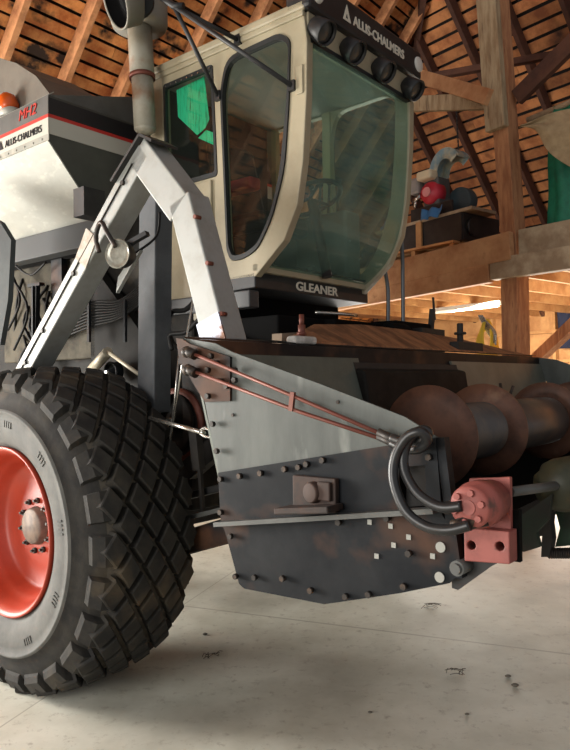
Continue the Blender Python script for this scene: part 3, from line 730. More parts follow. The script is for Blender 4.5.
b = B(); b.tube([P(108,352,v=.7), P(147,380,v=.7)], .011, 8, 1); b.tube([P(90,372,v=.8), P(108,352,v=.7)], .03, 8, 1); b.build('tie_rod', mat('pale_rod',(168,160,140),.5,.2), C)
b = B(); b.tube([P(150,418,v=.35), P(204,433,v=.15)], .009, 8, 1); b.tube([P(200,431,v=.15), P(206,428,v=.13), P(215,436,v=.1), P(206,437,v=.13), P(200,433,v=.15)], .006, 6, 3); b.build('turnbuckle_rod', CHROME, C)
b = B(); b.tube([P(193,300,v=.5), P(170,440,v=.5)], .006, 6, 1); b.tube([P(180,345,v=.6), P(172,430,v=.55)], .006, 6, 1); b.build('control_rods', CHROME, C)
b = B(); b.tube([P(196,300,v=.7),P(185,310,v=.7),P(172,312,v=.7),P(168,325,v=.7),P(174,345,v=.7),P(190,352,v=.6)], .013, 8, 5); b.build('hose', WIRE, C)
b = B(); b.tube([P(200,318,v=.6),P(186,332,v=.6),P(170,335,v=.6),P(172,350,v=.6)], .011, 8, 5); b.build('hose', WIRE, C)
b = B(); b.tube([P(160,212,v=.55),P(157,235,v=.55),P(140,250,v=.5),P(125,258,v=.4)], .006, 6, 5); b.build('hose', WIRE, C)
b = B(); b.tube([P(12,262,v=.8),P(30,275,v=.8),P(46,262,v=.8)], .007, 6, 5); b.build('hose', WIRE, C)
b = B(); b.tube([P(10,270,v=.8),P(20,300,v=.8),P(8,330,v=.8)], .009, 6, 5); b.build('hose', WIRE, C)
b = B(); b.tube([P(10,275,v=.78),P(28,310,v=.78),P(14,350,v=.78)], .009, 6, 5); b.build('hose', WIRE, C)
b = B(); b.bar(P(36,350,v=.8), P(37,285,v=.8), .03, .03); b.bar(P(33,350,v=.78), P(33,286,v=.78), .015, .015); b.bar(P(30,286,v=.8), P(42,284,v=.8), .04, .02); b.build('slide_bracket', DARK, C)
b = B(); b.box((-.92,.86,1.75),(-.80,.90,2.27)); b.build('panel_rib', DARK, C)
b = B(); b.prism([P(-40,200,v=.34), P(0,222,v=.34), P(11,240,v=.34), P(8,300,v=.34), P(0,345,v=.34), P(-40,345,v=.34)], (0,.03,0)); b.build('side_shield', mat('shield_grey',(70,74,74),.7,0,(60,63,64),5, spec=.15), C)
b = B()
for i in range(16):
    a_ = random.uniform(-1.35,-1.0); z_ = random.uniform(1.3,2.2); b.tube([(a_,.9,z_),(a_+random.uniform(-.1,.15),.86,z_-.15),(a_+random.uniform(-.2,.2),.92,z_-.4)], .010, 6, 4)
b.build('wiring', WIRE, C)
b = B()
b.bar(P(195,430,v=.6), P(199,470,v=.6), .04, .05); b.bar(P(186,400,v=.9), P(230,400,v=.9), .05, .6); b.bar(P(190,470,v=.75), P(225,440,v=.75), .06, .1)
b.bar(P(200,468,v=.6),P(203,515,v=.6),.018,.018)
b.build('underframe', GRIME, C)
b = B(); b.bar(P(150,505,v=.66), P(262,478,v=.66), .06, .035); b.build('upper_link', BLACKP, C, .006)
b = B(); b.bar(P(140,556,v=.62), P(300,510,v=.62), .10, .115); b.build('lift_arm', DARK, C, .02)
b = B(); b.bar(P(150,527,v=.57), P(240,505,v=.57), .03, .02); b.build('arm_flange', DSILV, C)
# feeder house
b = B(); b.hexa([(.2,1.0,1.15),(1.5,1.0,.85),(1.5,2.06,.85),(.2,2.06,1.15),(.2,1.0,1.80),(1.40,1.0,1.50),(1.40,2.06,1.50),(.2,2.06,1.80)]); b.build('feeder_house', BELLY, C, .01)
b = B(); b.box((.45,1.05,1.66),(.85,1.5,1.80)); b.box((.6,1.45,1.68),(.92,2.0,1.80)); b.box((.72,2.0,1.62),(.98,2.45,1.82)); b.cyl((.98,1.9,1.74),(.98,2.1,1.74),.06); b.build('valve_block', VOID, C, .01)
b = B(); b.tube([(.86,1.35,1.83),(.95,1.5,1.825),(.95,1.62,1.825)], .009, 8, 4); b.build('bright_line', CHROME, C)
b = B(); q = P(297,320,u=1.05)
b.prism([P(272,346,u=1.02),P(272,334,u=1.02),P(288,333,u=1.02),P(290,346,u=1.02)], (.06,0,0)); b.build('light_pad', mat('pale_pad',(140,122,104),.8), C)
# ---- cab
cab = empty('cab', (0,0,0)); cab.parent = C; cab.location = (-CU,-CV,0)
CV0, CV1 = 1.0, 2.05
outer = [(-.07,3.27),(1.079,3.27),(1.10,3.11),(1.092,2.85),(1.065,2.534),(1.024,2.322),(.938,2.162),(.789,2.04),(.74,2.0),(.42,2.0),(.42,2.54),(.06,2.54)]
door_hole = rounded([(.51,3.02),(.56,3.19),(.93,3.20),(1.0,3.15),(.988,2.85),(.951,2.51),(.86,2.27),(.76,2.135),(.66,2.10),(.575,2.10),(.545,2.16)], .09, 5)
rear_hole = rounded([(.045,3.19),(.452,3.19),(.478,2.575),(.06,2.575)], .02, 3)
def side(v, t):
    b = B(); b.plate(outer, [door_hole, rear_hole], lambda a,c,d: (a, v+d, c), t); return b
side(CV0,.05).build('right_side_frame', BEIGE, cab, .006)
side(CV1-.05,.05).build('left_side_frame', BEIGE, cab, .006)
def ringmesh(loop, d, v, t, outw=0):
    b = B(); b.plate(loop, [inset(loop, d)], lambda a,c,e: (a, v+e, c), t); return b
ringmesh(door_hole,.026,CV0-.008,.03).build('door_seal', LEAD, cab)
b = B(); b.face([(a, CV0+.014, c) for a,c in inset(door_hole,.01)]); dg = b.build('door_glass', DOOR_GLASS, cab)
b = B(); b.face([(a, CV1-.02, c) for a,c in inset(door_hole,.01)]); b.build('left_door_glass', glass('left_glass', (150,166,154), .12, (96,112,100), .02), cab)
ringmesh(rear_hole,.03,CV0-.004,.02).build('rear_window_seal', LEAD, cab)
b = B(); b.face([(a, CV0+.008, c) for a,c in inset(rear_hole,.01)]); b.build('rear_window_glass', DOOR_GLASS, cab)
b = B()
for k in range(9):
    q = V(.075+k*.045, CV0-.006, 3.170); b.cyl(q, q+V(0,-.006,0), .005, n=6)
b.build('window_rivets', CHROME, cab)
b = B(); hx = [(176.5,90),(204,76.5),(209,119),(205,128),(197,135),(178,117)]  # green sheets added inside the cab for the bright patch in the window
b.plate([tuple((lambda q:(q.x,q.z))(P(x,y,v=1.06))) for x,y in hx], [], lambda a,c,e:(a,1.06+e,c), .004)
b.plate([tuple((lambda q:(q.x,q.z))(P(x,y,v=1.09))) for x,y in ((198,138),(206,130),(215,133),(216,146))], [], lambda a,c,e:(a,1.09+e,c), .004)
b.build('green_sheet', GSHEET, cab, label='bright green sheet behind the rear side window')
# dark back wall and floor inside
b = B(); b.box((-.06,CV0+.05,2.02),(-.03,CV1-.05,3.22)); b.build('back_wall', mat('cab_liner',(44,46,44),.8), cab)
b = B(); b.box((-.06,CV0+.02,1.99),(.74,CV1-.02,2.03)); b.build('cab_floor', MATS['cab_liner'], cab)
b = B(); b.box((-.09,CV0-.02,3.262),(1.10,CV1+.02,3.31)); b.build('roof', BEIGE, cab, .012)
b = B(); b.box((-.07,CV0-.012,3.235),(1.085,CV0+.01,3.265)); b.build('roof_gutter', BEIGE, cab, .006)
b = B(); b.box((-.0,CV0+.05,3.20),(1.02,CV1-.05,3.235)); b.build('headliner', mat('headliner_grey',(150,150,140),.8), cab)
# rear corner post and lower side
b = B(); b.box((-.075,CV0-.004,2.0),(.05,CV0+.05,3.25)); b.build('rear_post', BEIGE, cab, .01)
# floor strip
b = B(); b.prism([(.74,1.0,1.945),(.28,1.0,1.93),(.28,1.0,2.01),(.74,1.0,2.025)], (0,1.07,0)); 
b.build('floor_sill', BLACKP, cab, .006)
TXT_U = .745
text('maker_letters', 'GLEANER', (TXT_U+.002,1.33,1.962), (0,1,0), (0,0,1), .068, .002, CREAM, cab, 0, 1.36)
# windscreen
fprof = [(1.04,3.145),(1.082,3.11),(1.078,2.85),(1.05,2.534),(1.008,2.33),(.925,2.18),(.80,2.075),(.74,2.045)]
gp = [(1.076,3.13)]+fprof[1:]
# smooth the profile
def smooth(pr, sub=6):
    out = []
    for i in range(len(pr)-1):
        p0 = Vector(pr[max(i-1,0)]); p1 = Vector(pr[i]); p2 = Vector(pr[i+1]); p3 = Vector(pr[min(i+2,len(pr)-1)])
        for k in range(sub):
            t = k/sub; out.append(.5*((2*p1)+(p2-p0)*t+(2*p0-5*p1+4*p2-p3)*t*t+(3*p1-p0-3*p2+p3)*t**3))
    out.append(Vector(pr[-1])); return out
gs = smooth(gp[0:])
b = B(); v0, v1 = CV0+.03, CV1-.035
for p, q in zip(gs, gs[1:]):
    f = b.face([(p.x,v0,p.y),(q.x,v0,q.y),(q.x,v1,q.y),(p.x,v1,p.y)]); f.smooth = True
bmesh.ops.remove_doubles(b.bm, verts=b.bm.verts, dist=1e-4)
b.build('windscreen', WS_GLASS, cab, label='large curved green-tinted windscreen')
def strip(v0, v1, du0, du1, pr):
    b = B()
    for p, q in zip(pr, pr[1:]):
        b.hexa([(p.x+du0,v0,p.y),(p.x+du1,v0,p.y),(p.x+du1,v1,p.y),(p.x+du0,v1,p.y),(q.x+du0,v0,q.y),(q.x+du1,v0,q.y),(q.x+du1,v1,q.y),(q.x+du0,v1,q.y)])
    return b
strip(CV0+.012, CV0+.034, -.02, .008, gs).build('windscreen_seal', LEAD, cab)
strip(CV1-.04, CV1-.02, -.02, .008, gs).build('windscreen_seal', LEAD, cab)
strip(CV1-.022, CV1-.006, -.03, .004, gs).build('left_front_post', BEIGE, cab)
b = B(); b.box((.72,CV0,2.025),(.765,CV1,2.07)); b.build('lower_front_rail', BEIGE, cab, .006)
b = B(); b.box((.74,CV0+.1,2.068),(.775,CV1-.06,2.080)); b.build('windscreen_bottom_seal', LEAD, cab)
b = B(); b.box((1.04,CV0+.02,3.12),(1.095,CV1,3.265)); b.build('front_header', BEIGE, cab, .006)
b = B(); b.box((1.07,CV0+.03,3.112),(1.10,CV1-.04,3.135)); b.build('windscreen_top_seal', LEAD, cab)
b = B(); b.box((.98,CV0-.02,3.262),(1.13,CV1+.05,3.435)); vis = b.build('visor', BLACKP, cab, .02)
text('visor_letters', 'ALLIS-CHALMERS', (1.132,1.36,3.315), (0,1,0), (0,0,1), .070, .002, CREAM, cab, 0, .98)
b = B(); b.plate([(1.265,3.31),(1.335,3.31),(1.30,3.395)], [[(1.287,3.322),(1.313,3.322),(1.300,3.352)]], lambda a,c,d:(1.131+d,a,c), .003); b.build('triangle_mark', CREAM, cab)
for vv in (CV0+.05, CV1+.005):
    b = B(); b.lathe([(0,.045),(.008,.042),(.012,.03),(.014,0)], (1.13,vv,3.345), (1,0,0), 24); b.build('marker_lamp', mat('marker_white',(206,204,196),.3), cab)
for vv in (1.06,1.33,1.63,1.95):
    hl = B().lathe([(0,.03),(.02,.055),(.06,.058),(.11,.062),(.115,.056),(.10,.05)], (1.09,vv,3.205), (1,0,-.75), 28).build('headlamp', BLACKP, cab)
    b = B(); b.lathe([(.098,0),(.096,.03),(.09,.052)], (1.09,vv,3.205), (1,0,-.75), 24); b.build('lamp_glass', mat('dark_lens',(60,60,58),.2), cab)
# interior
seat = empty('seat_unused', (0,0,0)); bpy.data.objects.remove(seat)
b = B(); b.box((.10,1.33,2.34),(.52,1.77,2.46)); b.build('seat_cushion', SEATM, cab, .04)
b = B(); b.hexa([(.08,1.33,2.42),(.20,1.33,2.42),(.20,1.77,2.42),(.08,1.77,2.42),(-.0,1.36,2.98),(.09,1.36,2.98),(.09,1.74,2.98),(-.0,1.74,2.98)]); b.build('seat_back', SEATM, cab, .04)
b = B(); b.box((.15,1.38,2.03),(.45,1.72,2.34)); b.build('seat_base', SEATM, cab, .01)
b = B(); b.box((.14,1.22,2.55),(.52,1.31,2.62)); b.build('armrest', REDCL, cab, .015, label='red armrest')
b = B(); b.tube([(.80,1.55,2.05),(.70,1.55,2.50)], .03, 12, 1); b.build('steering_column', BLACKP, cab)
cw = V(.68,1.55,2.52); n_ = V(-.35,0,1).normalized(); x_ = V(0,1,0); y_ = n_.cross(x_)
b = B(); b.tube([cw+(x_*math.cos(a_)+y_*math.sin(a_))*.19 for a_ in [2*math.pi*i/32 for i in range(33)]], .014, 8, 1)
for k in range(3):
    a_ = k*2.094; b.tube([cw, cw+(x_*math.cos(a_)+y_*math.sin(a_))*.19], .01, 6, 1)
b.build('steering_wheel', BLACKP, cab)
b = B(); b.box((.35,1.82,2.03),(.75,1.98,2.50)); b.build('control_console', mat('console_grey',(92,96,92),.6), cab, .02)
b = B()
for k in range(4): b.tube([(.45+.07*k,1.86,2.5),(.47+.07*k,1.85,2.68)], .008, 6, 1); b.sphere((.47+.07*k,1.85,2.69), .018)
b.build('levers', BLACKP, cab)
b = B(); b.box((.02,1.99,2.05),(.06,2.03,3.2)); b.box((.46,1.985,2.05),(.52,2.03,3.2)); b.build('inner_posts', mat('inner_post_tan',(176,164,128),.6), cab)
b = B(); q = V(.98,1.12,3.0); b.sphere(q, .035, (.7,1.3,.8)); b.tube([q, q+V(0.02,-.02,.2)], .006, 6, 1); b.build('inner_mirror', BLACKP, cab)
# right side small bits
b = B()
for z_ in (2.93,): b.box((1.03,CV0-.008,2.86),(1.075,CV0,3.0))
b.build('door_hinge', BEIGE, cab, .004)
# handle on left post
b = B(); q = [P(394,140,v=2.12),P(398,138,v=2.14),P(401,145,v=2.16),P(400,157,v=2.16),P(402,165,v=2.16),P(400,150,v=2.12),P(396,150,v=2.1)]
b.tube(q, .008, 8, 5); b.build('door_handle', CHROME, cab)
# mirror arms
j = P(174,6,v=.70)
b = B()
for (px,py) in ((238,40),(292,86),(218,96)): b.tube([j, P(px,py,v=.985)], .012, 8, 1)
b.tube([j+V(-.1,-.05,.09), j, j+V(.05,.02,-.01)], .018, 8, 1); b.tube([j, j+V(-.25,-.06,.25)], .014, 8, 1)
ma = b.build('mirror_arm', BLACKP, C)
b = B(); 
for (px,py) in ((238,40),(292,86),(218,96)):
    b = B(); q = P(px,py,v=.99); b.box((q.x-.02,q.y-.012,q.z-.025),(q.x+.02,q.y+.012,q.z+.025)); b.build('arm_bracket', BLACKP, ma).location = (0,0,0)
# handrail by the left side of the cab
b = B()
b.tube([P(388,326,v=2.15),P(388,290,v=2.15),P(384,262,v=2.15),P(388,240,v=2.15),P(393,232,v=2.15),P(399,234,v=2.2),P(402,246,v=2.2),P(403,300,v=2.2),P(403,340,v=2.2)], .013, 10, 5)
b.build('handrail', mat('rail_steel',(92,96,100),.35,.6), C)
b = B(); b.bar((.95,2.45,1.55),(.98,2.47,1.92), .03, .03); b.tube([(.98,2.5,1.85),(.97,2.5,2.0)], .008, 6, 1); b.box((.8,2.2,1.55),(1.05,2.5,1.78)); b.build('step_mount', GRIME, C)
# ================================================================== HEADER
HU, HVV, HZZ = 1.75, 1.74, .78
Hw = MO + MU*HU + MV*HVV
H = empty('combine_header', (Hw.x, Hw.y, HZZ), RZ, (HU, HVV, HZZ))
tag(H, 'raised grey steel grain header with auger on the front of the combine', 'combine header')
HL = 3.45
def pv(px, py, v=0): q = P(px, py, v=v); return (q.x, q.z)
upper = [pv(181,339), (1.302,1.612), (1.452,1.588), pv(232,352), pv(320,384), pv(405,417), pv(440,439), pv(436,447), (2.227,1.286), (1.477,1.145), pv(219,474), pv(212,440), pv(205,402)]
def endpanel(v, sgn, full):
    e = empty('end_panel', (0,0,0)); e.parent = H; e.location = (-HU,-HVV,-HZZ)
    b = B(); b.plate(upper[:], [], lambda a,c,d:(a,v+d*sgn,c), .008); b.build('upper_sheet', GREYST, e)
    mid = [(1.466,1.150),(2.227,1.290),(2.278,1.30),(2.292,1.10),(1.476,.985)]
    b = B(); b.plate(mid, [[(2.165,1.10),(2.25,1.115),(2.245,1.225),(2.165,1.215)]] if full else [], lambda a,c,d:(a,v-(.002+d)*sgn,c), .006); b.build('middle_sheet', DARK, e)
    low = [(1.480,.975),(2.283,1.105),(2.30,1.085),(2.323,.937),(2.308,.921),(2.158,.868),(1.901,.789),(1.575,.778),(1.552,.79),(1.501,.927)]
    b = B(); b.plate(low, [], lambda a,c,d:(a,v+(d-.003)*sgn,c), .006); b.build('lower_sheet', DARK, e)
    b = B(); b.bar((1.478,v-.018*sgn,.982),(2.285,v-.018*sgn,1.112), .055, .014, V(0,1,0)); b.build('ledge', DSILV, e)
    if full:
        cor = [pv(178,338), pv(184,339), pv(192,344), pv(232,357), pv(232,401), pv(207,402), pv(198,388), pv(181,358)]
        b = B(); b.plate(cor, [], lambda a,c,d:(a,v-(.002+d),c), .008); b.build('corner_plate', DARK, e)
        b = B()
        for (px,py) in ((198,356),(212,356),(218,363),(209,370),(222,381),(209,396),(228,386),(236,370),(236,380)):
            b = B(); q = P(px,py,v=v-.01); b.cyl(q, q+V(0,-.014,0), .010, n=6); b.build('bolt', BOLT, e)
        for (px,py) in ((214,424),(218,451),(222,479),(241,476),(262,473),(286,469),(308,464),(324,460),(300,467),(222,512),(232,536),(237,576),(256,577),(284,578),(312,590),(347,596),(370,594),(405,586),(340,522),(388,518),(410,553),(405,470),(430,457)):
            b = B(); q = P(px,py,v=v-.008); b.cyl(q, q+V(0,-.014,0), .0095, n=6); b.build('bolt', BOLT, e)
        for (px,py) in ((233,415),(338,402)):
            b = B(); q = P(px,py,v=v-.001); b.cyl(q, q+V(0,-.004,0), .006, n=6); b.build('bolt', BOLT, e)
        b = B()
        for (px,py) in ((370,522),(391,526),(409,537),(394,545),(377,556),(433,556)):
            b = B(); q = P(px,py,v=v-.004); b.box((q.x-.007,q.y-.003,q.z-.007),(q.x+.007,q.y,q.z+.007)); b.build('bare_spot', mat('bare_metal',(150,150,143),.5), e)
        for (px,py) in ((441,547),(440,577)):
            b = B(); q = P(px,py,v=v-.004); b.cyl(q, q+V(0,-.004,0), .014, n=16); b.build('washer', mat('bare_metal',(150,150,143),.5), e)
        b = B(); b.plate([(2.165,1.10),(2.25,1.115),(2.245,1.225),(2.165,1.215)], [], lambda a,c,d:(a,v+.03+d,c), .004); b.build('slot_back', GRIME, e)
        # rusty bracket
        q = P(312,492,v=v-.03); b = B()
        b.box((q.x-.075,v-.03,q.z-.055),(q.x+.085,v-.008,q.z+.045)); b.bar((q.x-.10,v-.05,q.z-.06),(q.x+.10,v-.05,q.z-.035), .08, .02, V(0,1,0))
        b.lathe([(-.03,0),(-.03,.030),(-.02,.032),(.0,.034)], (q.x+.01,v-.02,q.z+.0), (.2,1,0), 20); b.box((q.x+.03,v-.045,q.z-.02),(q.x+.075,v-.03,q.z+.035))
        b.build('rusty_bracket', mat('bracket_rust',(62,44,36),.7,.1,(40,34,31),12,.4,.6,.1), e, .004)
        # front edge
        b = B(); b.plate([(2.276,1.30),(2.30,1.085),(2.323,.937),(2.345,.94),(2.325,1.085),(2.30,1.30)], [], lambda a,c,d:(a,v-.004+d,c), .03); b.build('front_rim', DARK, e)
        b = B(); b.plate([pv(x_,y_,v+.035) for x_,y_ in ((447,500),(449,540),(452,588),(458,590),(490,567),(512,556),(514,545),(470,528))], [], lambda a,c,d:(a,v+.035+d,c), .012); b.build('front_bracket', BLACKP, e)
        b = B(); q = P(460,567,v=v); b.cyl((q.x,v-.02,q.z),(q.x,v+.06,q.z), .02, n=16); b.cyl((q.x,v-.03,q.z),(q.x,v-.0,q.z), .014, n=12); b.build('pivot_pin', DSILV, e)
    return e
EP = endpanel(0, 1, True)
EP2 = endpanel(HL, -1, False)
# back sheet, beam
bk = empty('back_wall', (0,0,0)); bk.parent = H; bk.location = (-HU,-HVV,-HZZ)
b = B()
for (va,vb) in ((.008,1.05),(2.0,HL)):
    b = B(); b.hexa([(1.335,va,1.56),(1.545,va,.84),(1.545,vb,.84),(1.335,vb,1.56),(1.325,va,1.56),(1.535,va,.84),(1.535,vb,.84),(1.325,vb,1.56)])
    b.build('back_sheet', mat('back_sheet_grey',(104,110,100),.55,.15,(84,90,82),3,.4,.65), bk)
b = B(); b.hexa([(1.345,1.0,1.54),(1.385,1.0,1.40),(1.385,2.05,1.40),(1.345,2.05,1.54),(1.33,1.0,1.54),(1.37,1.0,1.40),(1.37,2.05,1.40),(1.33,2.05,1.54)])
b.build('opening_lintel', GRIME, bk)
b = B(); b.bar((1.29,.01,1.565),(1.29,HL,1.565), .07, .09, V(1,0,0)); b.build('top_beam', DARK, bk, .004)
b = B(); b.hexa([(1.30,.0,1.612),(1.30,HL,1.618),(1.12,HL-.05,1.64),(1.12,.35,1.63),(1.30,.0,1.618),(1.30,HL,1.624),(1.12,HL-.05,1.65),(1.12,.35,1.64)]); b.build('top_flange', DARK, bk)
b = B()
rows = [(.75,1.15,1.635,1.65),(1.05,1.08,1.63,1.735),(1.5,1.06,1.63,1.76),(2.0,1.06,1.63,1.755),(2.6,1.08,1.628,1.73),(3.0,1.10,1.626,1.70),(3.40,1.15,1.622,1.655)]
for (v0,ub0,zf0,zb0),(v1,ub1,zf1,zb1) in zip(rows, rows[1:]):
    b.hexa([(1.29,v0,zf0),(1.29,v1,zf1),(ub1,v1,zb1),(ub0,v0,zb0),(1.29,v0,zf0-.012),(1.29,v1,zf1-.012),(ub1,v1,zb1-.012),(ub0,v0,zb0-.012)])
bmesh.ops.remove_doubles(b.bm, verts=b.bm.verts, dist=1e-4)
b.build('rusty_deck', DECK, bk, label='sloping rusty brown deck along the top')
b = B()
for pts in ([(1.445,1.26),(1.50,1.05),(1.57,.90),(1.66,.82),(1.95,.83),(2.27,.96)],):
    for p, q in zip(pts, pts[1:]):
        b.hexa([(p[0],.01,p[1]),(q[0],.01,q[1]),(q[0],HL-.01,q[1]),(p[0],HL-.01,p[1]),(p[0],.01,p[1]-.008),(q[0],.01,q[1]-.008),(q[0],HL-.01,q[1]-.008),(p[0],HL-.01,p[1]-.008)])
b.build('header_floor', VOID, bk)  # floor carried up behind the auger, near-black to paint the shade there
# bolts on top
q = P(300,338,u=1.27)
b = B(); b.box((q.x-.02,q.y-.075,1.615),(q.x+.04,q.y+.075,1.65)); b.build('clamp_block', mat('dusty_pale_block',(206,204,198),.8,0,(166,164,158),18,.4,.6), bk, .012)
b = B(); b.cyl((q.x+.01,q.y,1.65),(q.x+.01,q.y,1.70), .016, n=12); b.cyl((q.x+.01,q.y,1.69),(q.x+.01,q.y,1.745), .011, n=10); b.cyl((q.x+.01,q.y,1.655),(q.x+.01,q.y,1.668), .022, n=6); b.build('clamp_bolt', RUSTTUBE, bk)
q = P(466,345,u=1.25); b = B(); b.box((q.x-.03,q.y-.17,1.63),(q.x+.03,q.y+.19,1.685)); b.cyl((q.x,q.y-.08,1.68),(q.x,q.y-.08,1.80), .02, n=10); b.cyl((q.x,q.y-.08,1.73),(q.x,q.y-.08,1.745), .04, n=8); b.build('latch_block', GRIME, bk, .006)
# auger
au = empty('auger', (0,0,0)); au.parent = H; au.location = (-HU,-HVV,-HZZ)
AU_, AZ_, AR = 1.715, 1.21, .222; TR_ = .135
b = B(); b.cyl((AU_,1.0,AZ_),(AU_,HL-.03,AZ_), TR_, n=40); b.cyl((AU_,.02,AZ_),(AU_,1.0,AZ_), .04, n=20); b.build('auger_tube', TUBEM, au)
def helix(va, vb, pitch, phase, hand, taper=True):
    b = B(); n = int(abs(vb-va)/pitch*40); prev = None
    for i in range(n+1):
        v_ = va+(vb-va)*i/n; a_ = phase + hand*2*math.pi*(v_-va)/pitch
        rr = AR
        ring = [b.bm.verts.new((AU_+r_*math.cos(a_), v_+dv, AZ_+r_*math.sin(a_))) for r_, dv in ((TR_-.01,-.004),(rr,-.004),(rr,.004),(TR_-.01,.004))]
        if prev:
            for k in range(4):
                f = b.bm.faces.new((prev[k], prev[(k+1)%4], ring[(k+1)%4], ring[k])); f.smooth = k in (0,2)
        else: b.bm.faces.new(ring[::-1])
        prev = ring
    b.bm.faces.new(prev)
    return b
def flight(v_, lean):
    b = B(); b.lathe([(0,.04),(lean*.6,AR*.7),(lean,AR),(lean+.008,AR),(lean*.6+.008,AR*.7),(.008,.04)], (AU_,v_,AZ_), (0,1,0), 56); b.build('flighting', AUGERM, au)
for v_, l_ in ((.98,.03),(1.53,.03),(2.45,-.03),(3.0,-.03)): flight(v_, l_)
for i in range(5):
    a_ = 1.2 + (.55*i); vv = 1.75+.13*(i%3)
    b = B(); d = V(math.cos(a_),0,math.sin(a_)); p = V(AU_,vv,AZ_); b.cyl(p+d*(TR_-.01), p+d*(TR_+.09), .008, n=8); b.cyl(p+d*(TR_-.01), p+d*(TR_+.012), .02, n=8); b.build('feeding_finger', BOLT, au)
# hydraulic lines
hy = empty('hydraulics', (0,0,0)); hy.parent = H; hy.location = (-HU,-HVV,-HZZ)
for (a_, m1, c_) in (((189,352),(300,399),(388,437)),((190,370),(300,412),(388,441))):
    b = B(); b.tube([P(*a_,v=-.035), P(*m1,v=-.03), P(*c_,v=-.035)], .0062, 8, 1); b.build('steel_line', RUSTTUBE, hy)
    b = B(); q = P(*a_,v=-.035); b.cyl(q-V(.015,0,-.005), q+V(.03,0,-.012), .018, n=10); b.sphere(q-V(.012,0,0), .02); b.build('coupling', BOLT, hy)
    b = B(); q = P(*c_,v=-.035); b.cyl(q-V(.03,0,-.012), q+V(.045,0,-.015), .012, n=8); b.build('line_fitting', BOLT, hy)
b = B(); b.bar(P(293,392,v=-.035), P(291,411,v=-.035), .010, .016); b.build('line_clamp', RUSTTUBE, hy)
b = B()
b.tube([P(392,438,v=-.035),P(406,442,v=-.045),P(420,440,v=-.06),P(428,434,v=-.06),P(424,430,v=-.07),P(412,436,v=-.08),P(404,452,v=-.09),P(405,472,v=-.10),P(418,494,v=-.11),P(440,507,v=-.115),P(462,506,v=-.11)], .0135, 12, 6)
b.build('hose', HOSE, hy)
b = B()
b.tube([P(392,443,v=-.035),P(408,449,v=-.05),P(420,448,v=-.06),P(427,440,v=-.07),P(420,432,v=-.09),P(406,438,v=-.10),P(395,458,v=-.11),P(394,482,v=-.12),P(405,510,v=-.13),P(425,526,v=-.13),P(448,530,v=-.13),P(470,525,v=-.12)], .0135, 12, 6)
b.build('hose', HOSE, hy)
for (px,py,v_) in ((464,506,-.10),(472,524,-.11)):
    b = B(); q = P(px,py,v=v_); b.cyl(q-V(.035,0,.008), q+V(.025,0.03,.01), .018, n=6); b.cyl(q-V(.05,0,.01), q-V(.02,0,.005), .016, n=12); b.build('hose_fitting', BOLT, hy)
mo = empty('hydraulic_motor', (0,0,0)); mo.parent = H; mo.location = (-HU,-HVV,-HZZ)
MC = P(470,507,v=-.10); MD = V(.0,1,0)
b = B(); b.lathe([(-.008,0),(-.008,.046),(0,.052),(.03,.054),(.032,.058),(.075,.058),(.08,.054),(.125,.052),(.125,0)], MC, MD, 36); b.build('motor_body', RED, mo)
b = B()
for k in range(6):
    a_ = k*math.pi/3+.3; q = MC+V(.036*math.cos(a_),-.008,.036*math.sin(a_)); b.cyl(q, q+V(0,-.010,0), .0085, n=6)
b.cyl(MC+V(0,-.012,0), MC, .018, n=16)
b.build('motor_bolts', RED, mo)
bp = V(MC.x, .045, MC.z)
b = B(); b.plate([(bp.x-.06,bp.z-.10),(bp.x+.05,bp.z-.09),(bp.x+.05,bp.z+.062),(bp.x+.02,bp.z+.058),(bp.x-.06,bp.z+.05)], [], lambda a,c,d:(a,.025+d,c), .014); b.build('mount_plate', RED, mo, .003)
q = P(488,550,v=.0)
b = B(); b.plate([(q.x-.06,q.z-.035),(q.x+.06,q.z-.025),(q.x+.06,q.z+.055),(q.x-.06,q.z+.05)], [[(q.x-.04+.012*math.cos(t_),q.z+.008+.012*math.sin(t_)) for t_ in [k*.785 for k in range(8)]],[(q.x+.035+.012*math.cos(t_),q.z+.016+.012*math.sin(t_)) for t_ in [k*.785 for k in range(8)]]], lambda a,c,d:(a,-.01+d,c), .05); b.build('mount_foot', RED, mo, .003)
b = B(); b.box((q.x-.055,.042,q.z-.03),(q.x+.065,.06,q.z+.10)); b.build('mount_shade_plate', VOID, mo)  # black plate added behind the motor foot as painted shade
# drive shaft and green gearbox
G = P(569,484,v=.40)
gb = empty('green_gearbox', (0,0,0)); gb.parent = H; gb.location = (-HU,-HVV,-HZZ)
sh0 = P(510,492,v=.06)
b = B(); b.cyl(sh0, G, .013, n=14); b.build('drive_shaft', DSILV, mo)
b = B(); b.lathe([(-.09,0),(-.09,.04),(-.07,.052),(-.06,.068),(-.03,.078),(.05,.082),(.07,.07),(.12,.07),(.14,0)], G, (.75,.65,.1), 28); b.sphere(G+V(.06,.04,.06), .055); b.build('gear_case', mat('oily_green',(62,62,44),.5,.1,(40,44,32),10,.4,.65,.1,rgb3=(92,70,46),scale3=9,lo3=.58,hi3=.7), gb)
b = B(); b.bar(G+V(0,.02,-.03), V(2.2,.45,.95), .04, .05); b.build('support_arm', GRIME, gb)
def vp(px,py,v): q = P(px,py,v=v); return (q.x,q.z)
b = B(); b.plate([vp(551,498,.48),vp(640,480,.48),vp(640,538,.48),vp(555,547,.48),vp(560,528,.48),vp(557,517,.48)], [], lambda a,c,d:(a,.48+d,c), .02); b.build('green_panel', GREEN, gb)
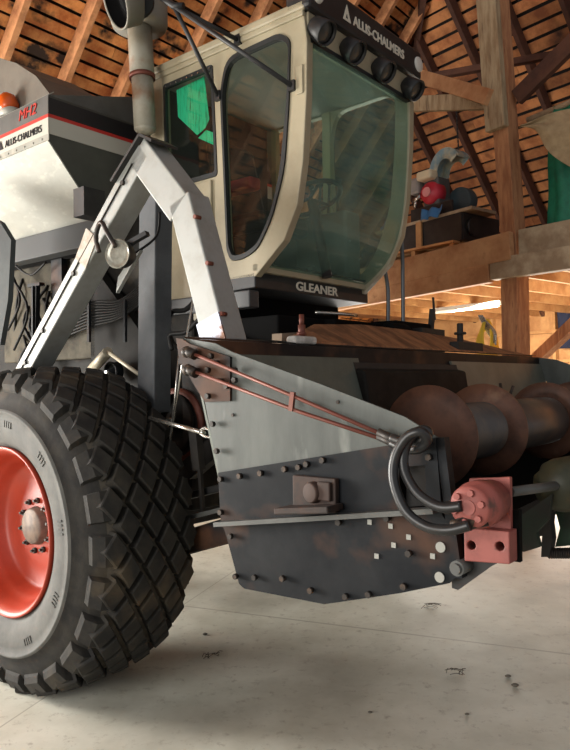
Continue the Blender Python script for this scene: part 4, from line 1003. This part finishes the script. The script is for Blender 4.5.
b = B(); b.plate([vp(541,500,.42),vp(553,500,.42),vp(550,524,.42),vp(552,540,.42),vp(549,557,.42),vp(541,557,.42),vp(542,536,.42),vp(536,537,.42),vp(536,532,.42),vp(541,528,.42)], [], lambda a,c,d:(a,.42+d,c), .04); b.build('black_hanger', GRIME, gb)
b = B(); q0 = P(548,553,v=.44); q1 = P(640,553,v=.44); b.tube([q0.lerp(q1,i/260)+V(0, .014*math.cos(i*.9), .014*math.sin(i*.9)) for i in range(261)], .0035, 6, 1); b.build('spring', BOLT, gb)
b = B(); b.plate([vp(508,548,.30),vp(514,520,.30),vp(552,494,.30),vp(548,520,.30),vp(536,533,.30),vp(540,547,.30),vp(524,552,.30)], [], lambda a,c,d:(a,.30+d,c), .02); b.build('green_guard', mat('dark_green_paint',(30,48,34),.6,0,(36,34,28),7,.4,.6), gb)
# ================================================================== floor litter
def litter(name, pts, r, mt, label, cat):
    b = B()
    for p in pts: b.tube(p, r, 5, 1)
    return tag(b.build(name, mt), label, cat)
def fz(px, py, z=.004):
    d = ray(px,py); t_ = (z-CAM_Z)/d.z; return CAMP+d*t_
for (cx, cy, lab) in ((455,672,'dry forked straw stem lying on the concrete below the header'),(212,655,'dark tangle of chaff on the floor right of the tyre'),(432,606,'small tuft of dead grass under the red motor')):
    b = B()
    for k in range(9):
        p = fz(cx+random.uniform(-9,9), cy+random.uniform(-3,3), .006); q = fz(cx+random.uniform(-11,11), cy+random.uniform(-4,4), .012+.004*random.random())
        b.tube([p, p.lerp(q,.5)+V(0,0,.008), q], .0016, 5, 3)
    tag(b.build('chaff', DEAD), lab, 'chaff')
for (cx, cy, r_, lab) in ((508,676,.012,'round pebble below the right end of the header'),(515,685,.014,'dark crumb of soil beside the round pebble'),(467,714,.008,'small pale chip in the foreground floor'),(205,634,.012,'flat pale flake on the floor right of the tyre'),(370,712,.008,'tiny stone near the bottom of the picture')):
    b = B(); b.sphere(fz(cx,cy,r_*.6), r_, (1.3,.9,.6), 10); tag(b.build('pebble', STONE), lab, 'pebble')
for o in bpy.data.objects:
    if '_off' in o: del o['_off']
